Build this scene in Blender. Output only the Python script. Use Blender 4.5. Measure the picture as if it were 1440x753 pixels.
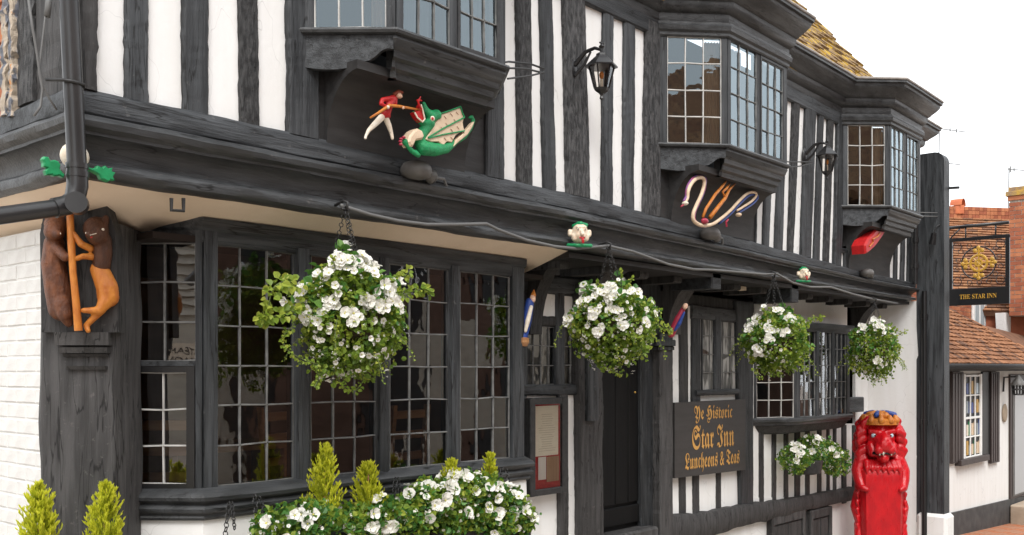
import bpy, bmesh, math, random
from mathutils import Vector, Matrix, noise
from math import sin, cos, pi, radians

for o in list(bpy.data.objects):
    bpy.data.objects.remove(o)
SC = bpy.context.scene
COL = SC.collection

# ------------------------------------------------------------------ camera
F = 1400.0                       # focal length in pixels of a 1440 px wide frame
HOR = 522.0                      # horizon row
TH = math.atan((1950 - 720) / F)  # angle between the view axis and the street front
FX, FY = cos(TH), sin(TH)
RX, RY = sin(TH), -cos(TH)
CX, CY, CZ = 0.0, -4.6, 1.6
cam = bpy.data.cameras.new('camera')
cam.sensor_width = 36.0
cam.lens = F / 1440 * 36.0
cam.shift_y = (HOR - 376.5) / 1440
cam.clip_start = 0.05
cam.clip_end = 400
camo = bpy.data.objects.new('camera', cam)
COL.objects.link(camo)
camo.location = (CX, CY, CZ)
camo.rotation_euler = (pi / 2, 0, TH - pi / 2)
SC.camera = camo

# ------------------------------------------------------------------ sky and sun
SUN_EL, SUN_AZ = radians(52), radians(226)   # azimuth: direction the light comes from, measured from +X
w = bpy.data.worlds.new('World')
SC.world = w
w.use_nodes = True
nt = w.node_tree
nt.nodes.clear()
out = nt.nodes.new('ShaderNodeOutputWorld')
bg1 = nt.nodes.new('ShaderNodeBackground')
bg2 = nt.nodes.new('ShaderNodeBackground')
mx = nt.nodes.new('ShaderNodeMixShader')
sky = nt.nodes.new('ShaderNodeTexSky')
sky.sky_type = 'NISHITA'
sky.sun_disc = False
sky.sun_elevation = SUN_EL
sky.sun_rotation = pi / 2 - SUN_AZ
sky.dust_density = 4.0
bg1.inputs[1].default_value = 0.1
bg2.inputs[0].default_value = (0.97, 0.985, 1.0, 1)     # the white overcast deck
bg2.inputs[1].default_value = 1.0
mx.inputs[0].default_value = 0.85
nt.links.new(sky.outputs[0], bg1.inputs[0])
nt.links.new(bg1.outputs[0], mx.inputs[1])
nt.links.new(bg2.outputs[0], mx.inputs[2])
nt.links.new(mx.outputs[0], out.inputs[0])
sl = bpy.data.lights.new('sun', 'SUN')
sl.energy = 1.1
sl.angle = radians(25)
sl.color = (1.0, 0.98, 0.95)
so = bpy.data.objects.new('sun', sl)
COL.objects.link(so)
sd = Vector((cos(SUN_EL) * cos(SUN_AZ), cos(SUN_EL) * sin(SUN_AZ), sin(SUN_EL)))
so.rotation_euler = sd.to_track_quat('Z', 'Y').to_euler()
SC.view_settings.view_transform = 'Standard'
SC.view_settings.look = 'None'
SC.view_settings.exposure = 1.12
SC.view_settings.gamma = 1.0
SC.view_settings.use_curve_mapping = False
SC.cycles.max_bounces = 8
SC.cycles.transparent_max_bounces = 12
SC.cycles.use_denoising = True

# ------------------------------------------------------------------ photograph row/column -> point on a real plane of the place
def W(u, v, y=0.0):
    r = (u - 720) / F
    dx, dy = FX + RX * r, FY + RY * r
    t = (y - CY) / dy
    return Vector((t * dx, y, CZ + t * (HOR - v) / F))

def XU(u, y=0.0):
    return W(u, HOR, y).x

def WX(u, v, x):
    r = (u - 720) / F
    dx, dy = FX + RX * r, FY + RY * r
    t = (x - CX) / dx
    return Vector((x, CY + t * dy, CZ + t * (HOR - v) / F))

def proj(p):
    d = Vector(p) - Vector((CX, CY, CZ))
    f = d.x * FX + d.y * FY
    return 720 + F * (d.x * RX + d.y * RY) / f, HOR - F * d.z / f, f

def ground_z(x):
    return -0.05 * x

# ------------------------------------------------------------------ materials
def new_mat(name):
    m = bpy.data.materials.new(name)
    m.use_nodes = True
    n = m.node_tree
    n.nodes.clear()
    o = n.nodes.new('ShaderNodeOutputMaterial')
    return m, n, o

def mat(name, col, rough=0.6, col2=None, scale=(6, 6, 6), fac=0.5, bump=0.0, bscale=None, dist=0.004, spec=0.4,
        metal=0.0, detail=5.0, ramp=(0.35, 0.65), spots=None, sscale=14.0, sth=(0.62, 0.68), rvar=0.0, trans=0.0, ovar=0.0, crack=None, cwidth=0.010, cdark=0.25):
    """noise-mottled principled material in object space; spots = a third colour in patches of wear"""
    m, n, o = new_mat(name)
    L = n.links.new
    b = n.nodes.new('ShaderNodeBsdfPrincipled')
    L(b.outputs[0], o.inputs[0])
    b.inputs['Roughness'].default_value = rough
    b.inputs['Metallic'].default_value = metal
    b.inputs['Specular IOR Level'].default_value = spec
    tc = n.nodes.new('ShaderNodeTexCoord')
    mp = n.nodes.new('ShaderNodeMapping')
    mp.inputs['Scale'].default_value = scale
    L(tc.outputs['Object'], mp.inputs[0])
    c = None
    nz = n.nodes.new('ShaderNodeTexNoise')
    nz.inputs['Scale'].default_value = 1.0
    nz.inputs['Detail'].default_value = detail
    L(mp.outputs[0], nz.inputs['Vector'])
    if col2 is not None:
        rp = n.nodes.new('ShaderNodeMapRange')
        rp.inputs[1].default_value, rp.inputs[2].default_value = ramp
        L(nz.outputs[0], rp.inputs[0])
        mxx = n.nodes.new('ShaderNodeMix')
        mxx.data_type = 'RGBA'
        mxx.inputs[6].default_value = (*col, 1)
        mxx.inputs[7].default_value = (*col2, 1)
        L(rp.outputs[0], mxx.inputs[0])
        c = mxx.outputs[2]
    if spots is not None:
        n2 = n.nodes.new('ShaderNodeTexNoise')
        n2.inputs['Scale'].default_value = sscale
        n2.inputs['Detail'].default_value = 8
        n2.inputs['Roughness'].default_value = 0.7
        L(tc.outputs['Object'], n2.inputs['Vector'])
        r2 = n.nodes.new('ShaderNodeMapRange')
        r2.inputs[1].default_value, r2.inputs[2].default_value = sth
        L(n2.outputs[0], r2.inputs[0])
        m2 = n.nodes.new('ShaderNodeMix')
        m2.data_type = 'RGBA'
        if c is not None:
            L(c, m2.inputs[6])
        else:
            m2.inputs[6].default_value = (*col, 1)
        m2.inputs[7].default_value = (*spots, 1)
        L(r2.outputs[0], m2.inputs[0])
        c = m2.outputs[2]
    if crack and c is not None:
        n3 = n.nodes.new('ShaderNodeTexNoise')
        n3.inputs['Scale'].default_value = 1.0
        n3.inputs['Detail'].default_value = 3
        m3 = n.nodes.new('ShaderNodeMapping')
        m3.inputs['Scale'].default_value = crack
        m3.inputs['Location'].default_value = (3.1, 7.7, 1.9)
        L(tc.outputs['Object'], m3.inputs[0])
        L(m3.outputs[0], n3.inputs['Vector'])
        sb_ = n.nodes.new('ShaderNodeMath'); sb_.operation = 'SUBTRACT'; sb_.inputs[1].default_value = 0.5
        ab_ = n.nodes.new('ShaderNodeMath'); ab_.operation = 'ABSOLUTE'
        L(n3.outputs[0], sb_.inputs[0]); L(sb_.outputs[0], ab_.inputs[0])
        r3 = n.nodes.new('ShaderNodeMapRange')
        r3.inputs[1].default_value = cwidth * .3; r3.inputs[2].default_value = cwidth
        r3.inputs[3].default_value = cdark; r3.inputs[4].default_value = 1.0
        L(ab_.outputs[0], r3.inputs[0])
        v3 = n.nodes.new('ShaderNodeVectorMath'); v3.operation = 'SCALE'
        L(c, v3.inputs[0]); L(r3.outputs[0], v3.inputs['Scale'])
        c = v3.outputs[0]
    if ovar and c is not None:
        oi = n.nodes.new('ShaderNodeObjectInfo')
        mr = n.nodes.new('ShaderNodeMapRange')
        mr.inputs[3].default_value = 1 - ovar
        mr.inputs[4].default_value = 1 + ovar
        L(oi.outputs['Random'], mr.inputs[0])
        vm = n.nodes.new('ShaderNodeVectorMath')
        vm.operation = 'SCALE'
        L(c, vm.inputs[0])
        L(mr.outputs[0], vm.inputs['Scale'])
        c = vm.outputs[0]
    if c is not None:
        L(c, b.inputs['Base Color'])
    else:
        b.inputs['Base Color'].default_value = (*col, 1)
    if bump:
        nb = n.nodes.new('ShaderNodeTexNoise')
        nb.inputs['Scale'].default_value = 1.0
        nb.inputs['Detail'].default_value = 8
        nb.inputs['Roughness'].default_value = 0.65
        mb = n.nodes.new('ShaderNodeMapping')
        mb.inputs['Scale'].default_value = bscale or tuple(s * 5 for s in scale)
        L(tc.outputs['Object'], mb.inputs[0])
        L(mb.outputs[0], nb.inputs['Vector'])
        bp = n.nodes.new('ShaderNodeBump')
        bp.inputs['Strength'].default_value = bump
        bp.inputs['Distance'].default_value = dist
        L(nb.outputs[0], bp.inputs['Height'])
        L(bp.outputs[0], b.inputs['Normal'])
        if rvar:
            rr = n.nodes.new('ShaderNodeMapRange')
            rr.inputs[3].default_value = rough - rvar
            rr.inputs[4].default_value = rough + rvar
            L(nb.outputs[0], rr.inputs[0])
            L(rr.outputs[0], b.inputs['Roughness'])
    return m

TIM = (0.018, 0.020, 0.0225)
TIM2 = (0.055, 0.060, 0.065)
M = {}
M['timber_v'] = mat('timber_upright', TIM, 0.55, TIM2, (26, 26, 2.2), bump=1.0, bscale=(95, 95, 7), dist=0.006, rvar=0.15,
                    spots=(0.105, 0.105, 0.105), sscale=22, sth=(0.63, 0.74), ovar=0.28, crack=(13, 13, 0.9), cwidth=0.012)
M['timber_h'] = mat('timber_level', TIM, 0.55, TIM2, (2.2, 26, 26), bump=1.0, bscale=(7, 95, 95), dist=0.006, rvar=0.15,
                    spots=(0.105, 0.105, 0.105), sscale=20, sth=(0.63, 0.74), ovar=0.28, crack=(0.9, 13, 13), cwidth=0.012)
M['timber_rough'] = mat('timber_rough_tarred', (0.020, 0.020, 0.021), 0.75, (0.075, 0.075, 0.076), (48, 48, 14), bump=1.0, bscale=(60, 60, 22), dist=0.016, ramp=(0.38, 0.66),
                        spots=(0.13, 0.125, 0.12), sscale=40, sth=(0.60, 0.72), ovar=0.28, crack=(14, 14, 1.5), cwidth=0.012)
M['timber_old'] = mat('timber_weathered', (0.030, 0.029, 0.029), 0.7, (0.062, 0.060, 0.060), (22, 22, 2.5), bump=1.0, bscale=(70, 70, 7), dist=0.010,
                      spots=(0.10, 0.095, 0.09), sscale=26, sth=(0.6, 0.72), ovar=0.28, crack=(12, 12, 1.1), cwidth=0.012)
M['moulding'] = mat('painted_moulding', (0.025, 0.0265, 0.028), 0.40, (0.055, 0.058, 0.061), (3, 14, 14), bump=0.8, bscale=(8, 60, 60), dist=0.006, rvar=0.12,
                    spots=(0.12, 0.115, 0.11), sscale=16, sth=(0.62, 0.74), crack=(1.0, 10, 10), cwidth=0.008)
M['dark_board'] = mat('dark_board', (0.020, 0.019, 0.019), 0.6, (0.034, 0.033, 0.033), (4, 20, 20), bump=0.5, bscale=(6, 60, 60))
M['plaster'] = mat('white_plaster', (0.82, 0.82, 0.81), 0.85, (0.77, 0.765, 0.745), (9, 9, 1.1), bump=0.30, bscale=(22, 22, 22), dist=0.008, spec=0.2,
                   spots=(0.60, 0.58, 0.54), sscale=7, sth=(0.66, 0.86), crack=(2.5, 2.5, 1.6), cwidth=0.003, cdark=0.84)
M['soffit'] = mat('cream_soffit_plaster', (0.80, 0.67, 0.53), 0.85, (0.74, 0.60, 0.46), (2, 2, 2), bump=0.4, bscale=(14, 14, 14), dist=0.008, spec=0.2)
M['white_brick'] = mat('white_painted_brick', (0.71, 0.71, 0.69), 0.75, (0.63, 0.62, 0.60), (9, 9, 9), bump=0.6, bscale=(40, 40, 40), dist=0.006,
                       spots=(0.55, 0.52, 0.47), sscale=16, sth=(0.66, 0.8))
M['white_paint'] = mat('white_gloss_paint', (0.8, 0.8, 0.78), 0.4)
M['lead'] = mat('lead_came', (0.20, 0.20, 0.195), 0.55, (0.11, 0.11, 0.108), (14, 14, 14))
M['lead_white'] = mat('white_glazing_bar', (0.62, 0.61, 0.58), 0.5, (0.42, 0.41, 0.39), (10, 10, 10))
M['lead_flash'] = mat('lead_capping', (0.20, 0.18, 0.165), 0.6, (0.32, 0.29, 0.26), (8, 8, 8), bump=0.5)
M['black'] = mat('black_gloss_paint', (0.012, 0.012, 0.013), 0.32, spec=0.5, bump=0.15, bscale=(30, 30, 30))
M['black_matt'] = mat('black_iron', (0.016, 0.016, 0.017), 0.5, (0.03, 0.03, 0.03), (30, 30, 30))
M['pipe'] = mat('downpipe_paint', (0.018, 0.018, 0.019), 0.3, (0.03, 0.03, 0.031), (10, 10, 4), spec=0.5, bump=0.1,
                spots=(0.16, 0.155, 0.15), sscale=30, sth=(0.7, 0.76))
M['door'] = mat('black_door_paint', (0.004, 0.004, 0.0045), 0.6, (0.006, 0.006, 0.006), (20, 20, 3), spec=0.15, bump=0.3, bscale=(60, 60, 6))
M['cable'] = mat('grey_cable', (0.13, 0.13, 0.128), 0.55)
M['grey_dome'] = mat('grey_lamp_housing', (0.10, 0.095, 0.09), 0.5, (0.15, 0.145, 0.14), (12, 12, 12))
M['tile'] = mat('stone_roof_tile', (0.17, 0.115, 0.068), 0.9, (0.30, 0.20, 0.10), (5, 5, 5), bump=0.8, bscale=(30, 30, 30), dist=0.01,
                spots=(0.52, 0.34, 0.035), sscale=6, sth=(0.52, 0.58), spec=0.1)
M['clay_tile'] = mat('clay_roof_tile', (0.20, 0.085, 0.045), 0.85, (0.33, 0.17, 0.085), (3, 3, 3), bump=0.6, bscale=(30, 30, 30), dist=0.008,
                     spots=(0.075, 0.05, 0.035), sscale=5, sth=(0.54, 0.66), spec=0.15)
M['clay_tile2'] = mat('clay_roof_tile_pale', (0.32, 0.15, 0.075), 0.85, (0.22, 0.10, 0.05), (5, 5, 5), bump=0.6, bscale=(30, 30, 30), spec=0.15)
M['clay_tile3'] = mat('clay_roof_tile_dark', (0.11, 0.06, 0.04), 0.85, (0.2, 0.10, 0.06), (5, 5, 5), bump=0.6, bscale=(30, 30, 30), spec=0.15)
M['brick'] = mat('red_brick', (0.33, 0.11, 0.06), 0.85, (0.24, 0.08, 0.045), (6, 6, 6), bump=0.5, bscale=(50, 50, 50), spec=0.15)
M['brick2'] = mat('orange_brick', (0.43, 0.17, 0.085), 0.85, (0.33, 0.12, 0.06), (6, 6, 6), bump=0.5, bscale=(50, 50, 50), spec=0.15)
M['mortar'] = mat('lime_mortar', (0.42, 0.37, 0.31), 0.9, (0.30, 0.26, 0.22), (12, 12, 12), bump=0.5)
M['lichen'] = mat('lichen_cap', (0.42, 0.26, 0.05), 0.9, (0.24, 0.16, 0.10), (9, 9, 9), bump=0.6)
M['pot'] = mat('terracotta_pot', (0.50, 0.15, 0.06), 0.8, (0.40, 0.11, 0.05), (9, 9, 9))
M['paver'] = mat('brick_paver', (0.40, 0.20, 0.12), 0.85, (0.32, 0.15, 0.09), (3, 3, 3), bump=0.5, bscale=(30, 30, 30), spec=0.2)
M['asphalt'] = mat('pale_bounce_road', (0.40, 0.34, 0.29), 0.9, (0.32, 0.27, 0.23), (2, 2, 2), bump=0.6, bscale=(60, 60, 60))  # unseen tarmac road, made pale to bounce light up under the jetty
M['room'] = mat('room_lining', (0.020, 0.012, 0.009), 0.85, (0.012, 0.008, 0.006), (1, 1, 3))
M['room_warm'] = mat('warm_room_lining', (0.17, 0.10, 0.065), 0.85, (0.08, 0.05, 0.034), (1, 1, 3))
M['wood'] = mat('varnished_wood', (0.42, 0.22, 0.10), 0.4, (0.30, 0.14, 0.06), (3, 30, 30), bump=0.2)
M['curtain'] = mat('net_curtain', (0.36, 0.40, 0.42), 0.9, (0.28, 0.32, 0.34), (30, 30, 0.5))
M['pane_backing'] = mat('pale_pane_backing', (0.36, 0.355, 0.34), 0.9, (0.10, 0.10, 0.095), (14, 14, 3), ramp=(0.48, 0.60))
M['tan_curtain'] = mat('tan_curtain', (0.45, 0.30, 0.18), 0.9, (0.35, 0.22, 0.13), (30, 30, 0.5))
M['red'] = mat('red_gloss_paint', (0.56, 0.006, 0.012), 0.30, (0.42, 0.004, 0.010), (9, 9, 5), spec=0.5, bump=0.7, bscale=(28, 28, 9), dist=0.010, rvar=0.12, spots=(0.22, 0.004, 0.006), sscale=26, sth=(0.64, 0.76))
M['red_matt'] = mat('red_carving_paint', (0.50, 0.015, 0.015), 0.45, (0.38, 0.01, 0.012), (30, 30, 30))
M['green'] = mat('green_carving_paint', (0.013, 0.31, 0.105), 0.42, (0.008, 0.20, 0.07), (28, 28, 28), bump=0.9, bscale=(70, 70, 70), dist=0.008)
M['green_dark'] = mat('dark_green_carving_paint', (0.010, 0.10, 0.035), 0.45)
M['leaf_green'] = mat('green_leaf_paint', (0.012, 0.27, 0.10), 0.4, (0.01, 0.2, 0.07), (30, 30, 30))
M['cream'] = mat('cream_carving_paint', (0.72, 0.56, 0.40), 0.5, (0.60, 0.45, 0.31), (25, 25, 25), bump=0.2)
M['ivory'] = mat('ivory_carving_paint', (0.76, 0.70, 0.60), 0.45, (0.68, 0.58, 0.46), (25, 25, 25))
M['skin'] = mat('flesh_carving_paint', (0.76, 0.52, 0.38), 0.5, (0.68, 0.42, 0.29), (30, 30, 30))
M['face'] = mat('pale_face_paint', (0.78, 0.67, 0.53), 0.35, (0.72, 0.52, 0.36), (40, 40, 40), ramp=(0.45, 0.7))
M['hair'] = mat('auburn_paint', (0.20, 0.035, 0.012), 0.5)
M['orange'] = mat('orange_carving_paint', (0.58, 0.21, 0.03), 0.42, (0.44, 0.13, 0.02), (30, 30, 14), bump=0.8, bscale=(70, 70, 30), dist=0.007, spots=(0.26, 0.08, 0.02), sscale=38, sth=(0.62, 0.74))
M['brown'] = mat('brown_carving_paint', (0.17, 0.056, 0.019), 0.42, (0.085, 0.028, 0.012), (34, 34, 16), bump=1.0, bscale=(85, 85, 34), dist=0.010, spots=(0.19, 0.08, 0.035), sscale=45, sth=(0.62, 0.72))
M['brown2'] = mat('dark_brown_carving_paint', (0.06, 0.022, 0.010), 0.42, (0.10, 0.036, 0.015), (34, 34, 16), bump=1.0, bscale=(85, 85, 34), dist=0.010)
M['blue'] = mat('blue_carving_paint', (0.03, 0.07, 0.30), 0.4, (0.02, 0.05, 0.22), (25, 25, 25))
M['purple'] = mat('violet_carving_paint', (0.16, 0.10, 0.30), 0.4, (0.36, 0.06, 0.12), (14, 14, 14))
M['crimson'] = mat('crimson_carving_paint', (0.36, 0.03, 0.06), 0.4)
M['gold'] = mat('gold_leaf_paint', (0.56, 0.33, 0.045), 0.4, (0.44, 0.24, 0.03), (40, 40, 40), spec=0.6)
M['sign_gold'] = mat('ochre_lettering', (0.56, 0.30, 0.075), 0.5)
M['sign_board'] = mat('sign_board_paint', (0.028, 0.026, 0.025), 0.45, (0.036, 0.034, 0.033), (3, 20, 20), bump=0.3)
M['paper'] = mat('menu_paper', (0.88, 0.87, 0.77), 0.8, (0.84, 0.82, 0.71), (10, 10, 60))
M['pale_blue'] = mat('pale_blue_eye', (0.45, 0.55, 0.62), 0.15)
M['dark_dot'] = mat('pupil_black', (0.005, 0.005, 0.006), 0.2)
M['soil'] = mat('basket_liner', (0.035, 0.025, 0.016), 0.95, (0.06, 0.045, 0.025), (20, 20, 20))
M['white_wood'] = mat('weatherboard', (0.58, 0.52, 0.43), 0.6, (0.48, 0.43, 0.36), (2, 2, 9))
M['stone'] = mat('step_stone', (0.42, 0.34, 0.26), 0.85, (0.34, 0.27, 0.2), (8, 8, 8), bump=0.5)
M['plinth_tar'] = mat('tarred_plinth', (0.045, 0.045, 0.046), 0.75, (0.075, 0.074, 0.073), (6, 6, 6), bump=0.6, bscale=(40, 40, 40))
M['shutter'] = mat('dark_shutter', (0.040, 0.028, 0.026), 0.55, (0.055, 0.040, 0.037), (30, 30, 3), bump=0.3)
M['stem'] = mat('green_stem', (0.10, 0.13, 0.04), 0.7)

def leaf_mat(name, ca, cb, cc, trans=0.35):
    m, n, o = new_mat(name)
    L = n.links.new
    at = n.nodes.new('ShaderNodeAttribute')
    at.attribute_name = 'tint'
    rp = n.nodes.new('ShaderNodeValToRGB')
    rp.color_ramp.elements[0].color = (*ca, 1)
    rp.color_ramp.elements[1].color = (*cc, 1)
    e = rp.color_ramp.elements.new(0.5)
    e.color = (*cb, 1)
    L(at.outputs['Fac'], rp.inputs[0])
    b = n.nodes.new('ShaderNodeBsdfPrincipled')
    b.inputs['Roughness'].default_value = 0.5
    L(rp.outputs[0], b.inputs['Base Color'])
    t = n.nodes.new('ShaderNodeBsdfTranslucent')
    L(rp.outputs[0], t.inputs[0])
    x = n.nodes.new('ShaderNodeMixShader')
    x.inputs[0].default_value = trans
    L(b.outputs[0], x.inputs[1])
    L(t.outputs[0], x.inputs[2])
    L(x.outputs[0], o.inputs[0])
    return m
M['leaf'] = leaf_mat('basket_leaf', (0.075, 0.15, 0.02), (0.24, 0.35, 0.04), (0.54, 0.55, 0.09), 0.45)
M['leaf_big'] = leaf_mat('broad_leaf', (0.05, 0.15, 0.03), (0.10, 0.26, 0.05), (0.19, 0.36, 0.07), 0.4)
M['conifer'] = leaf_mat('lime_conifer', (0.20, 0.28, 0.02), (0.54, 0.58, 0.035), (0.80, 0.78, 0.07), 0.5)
M['petal'] = leaf_mat('white_petal', (0.70, 0.69, 0.55), (0.84, 0.83, 0.77), (0.88, 0.86, 0.83), 0.25)
M['petal_c'] = mat('yellow_flower_eye', (0.60, 0.55, 0.12), 0.7)

def glass_mat(name, tint, ior=1.5, rough=0.0, gain=1.0, gcol=(0.95, 0.97, 1.0), wave=0.10):
    m, n, o = new_mat(name)
    L = n.links.new
    fr = n.nodes.new('ShaderNodeFresnel')
    fr.inputs[0].default_value = ior
    tr = n.nodes.new('ShaderNodeBsdfTransparent')
    tr.inputs[0].default_value = (*tint, 1)
    gl = n.nodes.new('ShaderNodeBsdfGlossy')
    gl.inputs['Roughness'].default_value = rough
    gl.inputs[0].default_value = (*gcol, 1)
    tc = n.nodes.new('ShaderNodeTexCoord')
    nz = n.nodes.new('ShaderNodeTexNoise')
    nz.inputs['Scale'].default_value = 5.0
    L(tc.outputs['Object'], nz.inputs['Vector'])
    bp = n.nodes.new('ShaderNodeBump')
    bp.inputs['Strength'].default_value = wave
    bp.inputs['Distance'].default_value = 0.02
    L(nz.outputs[0], bp.inputs['Height'])
    L(bp.outputs[0], gl.inputs['Normal'])
    mm = n.nodes.new('ShaderNodeMath')
    mm.operation = 'MULTIPLY'
    mm.use_clamp = True
    mm.inputs[1].default_value = gain
    L(fr.outputs[0], mm.inputs[0])
    x = n.nodes.new('ShaderNodeMixShader')
    L(mm.outputs[0], x.inputs[0])
    L(tr.outputs[0], x.inputs[1])
    L(gl.outputs[0], x.inputs[2])
    L(x.outputs[0], o.inputs[0])
    return m
M['glass'] = glass_mat('old_window_glass', (0.93, 0.93, 0.91), 1.6, 0.0, 1.9)
M['glass_side'] = glass_mat('old_side_glass', (0.72, 0.74, 0.73), 1.7, 0.0, 2.2, wave=0.02)
M['glass_up'] = glass_mat('old_oriel_glass', (0.70, 0.76, 0.80), 1.7, 0.0, 2.0, (0.74, 0.87, 0.94))  # reflection strengthened and tinted blue to stand for a brighter, bluer sky
M['lamp_glass'] = glass_mat('lantern_glass', (0.98, 0.96, 0.93), 1.45, 0.05)

# ------------------------------------------------------------------ mesh building
class MB:
    def __init__(s):
        s.v, s.f, s.m, s.t = [], [], [], []
    def add(s, vs, fs, mi=0, tint=0.5):
        b = len(s.v)
        s.v += [tuple(p) for p in vs]
        for f in fs:
            s.f.append(tuple(b + i for i in f))
            s.m.append(mi)
            s.t.append(tint)
        return s
    def hexa(s, a, mi=0):
        """8 corners: 0-3 one face, 4-7 the opposite one in the same order"""
        return s.add(a, [(3, 2, 1, 0), (4, 5, 6, 7), (0, 1, 5, 4), (1, 2, 6, 5), (2, 3, 7, 6), (3, 0, 4, 7)], mi)
    def box(s, x0, x1, y0, y1, z0, z1, mi=0):
        return s.hexa([(x0, y0, z0), (x1, y0, z0), (x1, y1, z0), (x0, y1, z0), (x0, y0, z1), (x1, y0, z1), (x1, y1, z1), (x0, y1, z1)], mi)
    def cbox(s, x0, x1, y0, y1, z0, z1, c=0.01, mi=0):
        """box with chamfered edges on the plan corners and top"""
        p = [(x0 + c, y0), (x1 - c, y0), (x1, y0 + c), (x1, y1 - c), (x1 - c, y1), (x0 + c, y1), (x0, y1 - c), (x0, y0 + c)]
        q = [(x0 + c, y0 + c), (x1 - c, y0 + c), (x1 - c, y0 + c), (x1 - c, y1 - c), (x1 - c, y1 - c), (x0 + c, y1 - c), (x0 + c, y1 - c), (x0 + c, y0 + c)]
        rows = [[(*a, z0) for a in p], [(*a, z1 - c) for a in p], [(*a, z1) for a in q]]
        return s.loft(rows, True, mi)
    def loft(s, rings, caps=True, mi=0, closed=True):
        n = len(rings[0])
        vs = [p for r in rings for p in r]
        fs = []
        for i in range(len(rings) - 1):
            for j in range(n if closed else n - 1):
                k = (j + 1) % n
                fs.append((i * n + j, i * n + k, (i + 1) * n + k, (i + 1) * n + j))
        if caps and closed:
            fs.append(tuple(reversed(range(n))))
            fs.append(tuple((len(rings) - 1) * n + j for j in range(n)))
        return s.add(vs, fs, mi)
    def tube(s, path, r, n=8, mi=0, caps=True):
        path = [Vector(p) for p in path]
        rr = r if isinstance(r, (list, tuple)) else [r] * len(path)
        rings = []
        ref = None
        for i, p in enumerate(path):
            d = (path[min(i + 1, len(path) - 1)] - path[max(i - 1, 0)])
            if d.length < 1e-9:
                d = Vector((0, 0, 1))
            d.normalize()
            if ref is None:
                ref = Vector((0, 0, 1)) if abs(d.z) < 0.9 else Vector((1, 0, 0))
            a = d.cross(ref)
            if a.length < 1e-6:
                a = d.cross(Vector((0, 1, 0)))
            a.normalize()
            b = a.cross(d).normalized()
            ref = b
            rings.append([p + (a * cos(2 * pi * k / n) + b * sin(2 * pi * k / n)) * rr[i] for k in range(n)])
        return s.loft(rings, caps, mi)
    def lathe(s, prof, c=(0, 0, 0), n=16, mi=0, caps=True):
        c = Vector(c)
        rings = [[c + Vector((r * cos(2 * pi * k / n), r * sin(2 * pi * k / n), z)) for k in range(n)] for r, z in prof]
        return s.loft(rings, caps, mi)
    def ball(s, c, r, nu=12, nv=8, mi=0):
        c = Vector(c)
        r = Vector(r) if isinstance(r, (tuple, list, Vector)) else Vector((r, r, r))
        prof = [(sin(pi * i / nv), -cos(pi * i / nv)) for i in range(nv + 1)]
        prof[0] = (0.02, -1); prof[-1] = (0.02, 1)
        rings = [[c + Vector((a * cos(2 * pi * k / nu) * r.x, a * sin(2 * pi * k / nu) * r.y, z * r.z)) for k in range(nu)] for a, z in prof]
        return s.loft(rings, True, mi)
    def prism(s, pts, y0, y1, mi=0, bev=0.0):
        """pts: (x, z) outline, any direction; extruded from back y1 to front y0, front edge chamfered by bev"""
        area = sum(pts[i][0] * pts[(i + 1) % len(pts)][1] - pts[(i + 1) % len(pts)][0] * pts[i][1] for i in range(len(pts)))
        if area < 0:
            pts = pts[::-1]
        n = len(pts)
        rings = [[(x, y1, z) for x, z in pts], [(x, y0 + bev, z) for x, z in pts]]
        if bev:
            ins = []
            for i in range(n):
                a, b, c = Vector(pts[i - 1]), Vector(pts[i]), Vector(pts[(i + 1) % n])
                d1, d2 = (b - a), (c - b)
                d1 = d1.normalized() if d1.length > 1e-9 else Vector((1, 0))
                d2 = d2.normalized() if d2.length > 1e-9 else d1
                nn = Vector((-d1.y - d2.y, d1.x + d2.x))
                nn = nn.normalized() if nn.length > 1e-6 else Vector((-d1.y, d1.x))
                q = b + nn * bev
                ins.append((q.x, y0, q.y))
            rings.append(ins)
        return s.loft(rings, True, mi)
    def torus(s, c, ax, ay, R, r, n=12, k=6, mi=0):
        c, ax, ay = Vector(c), Vector(ax).normalized(), Vector(ay).normalized()
        az = ax.cross(ay)
        rings = []
        for i in range(n):
            a = 2 * pi * i / n
            d = ax * cos(a) + ay * sin(a)
            rings.append([c + d * (R + r * cos(2 * pi * j / k)) + az * r * sin(2 * pi * j / k) for j in range(k)])
        rings.append(rings[0])
        return s.loft(rings, False, mi)
    def mesh(s, name, mats, smooth=False):
        me = bpy.data.meshes.new(name)
        me.from_pydata(s.v, [], s.f)
        for m_ in (mats if isinstance(mats, (list, tuple)) else [mats]):
            me.materials.append(m_)
        if any(s.m):
            me.polygons.foreach_set('material_index', s.m)
        if any(t != 0.5 for t in s.t):
            at = me.attributes.new('tint', 'FLOAT', 'FACE')
            at.data.foreach_set('value', s.t)
        me.update()
        if smooth:
            me.polygons.foreach_set('use_smooth', [True] * len(me.polygons))
        return me
    def build(s, name, mats, parent=None, smooth=False, fix=True, local=False, loc=None):
        me = s.mesh(name, mats, smooth)
        if fix:
            bm = bmesh.new()
            bm.from_mesh(me)
            bmesh.ops.recalc_face_normals(bm, faces=bm.faces)
            bm.to_mesh(me)
            bm.free()
        if smooth == 'auto':
            me.set_sharp_from_angle(angle=radians(38))
        return place(name, me, parent, local, loc)

WL = {}
def place(name, me, parent=None, local=False, loc=None, rot=None, scale=None):
    o = bpy.data.objects.new(name, me)
    COL.objects.link(o)
    if loc is not None:
        o.location = loc
    if rot is not None:
        o.rotation_euler = rot
    if scale is not None:
        o.scale = scale
    if parent is not None:
        o.parent = parent
        if not local:
            o.matrix_parent_inverse = WL.get(parent.name, Matrix.Identity(4)).inverted()
    if me is not None and loc is None and parent is None:
        WL[o.name] = Matrix.Identity(4)
    return o

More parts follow.
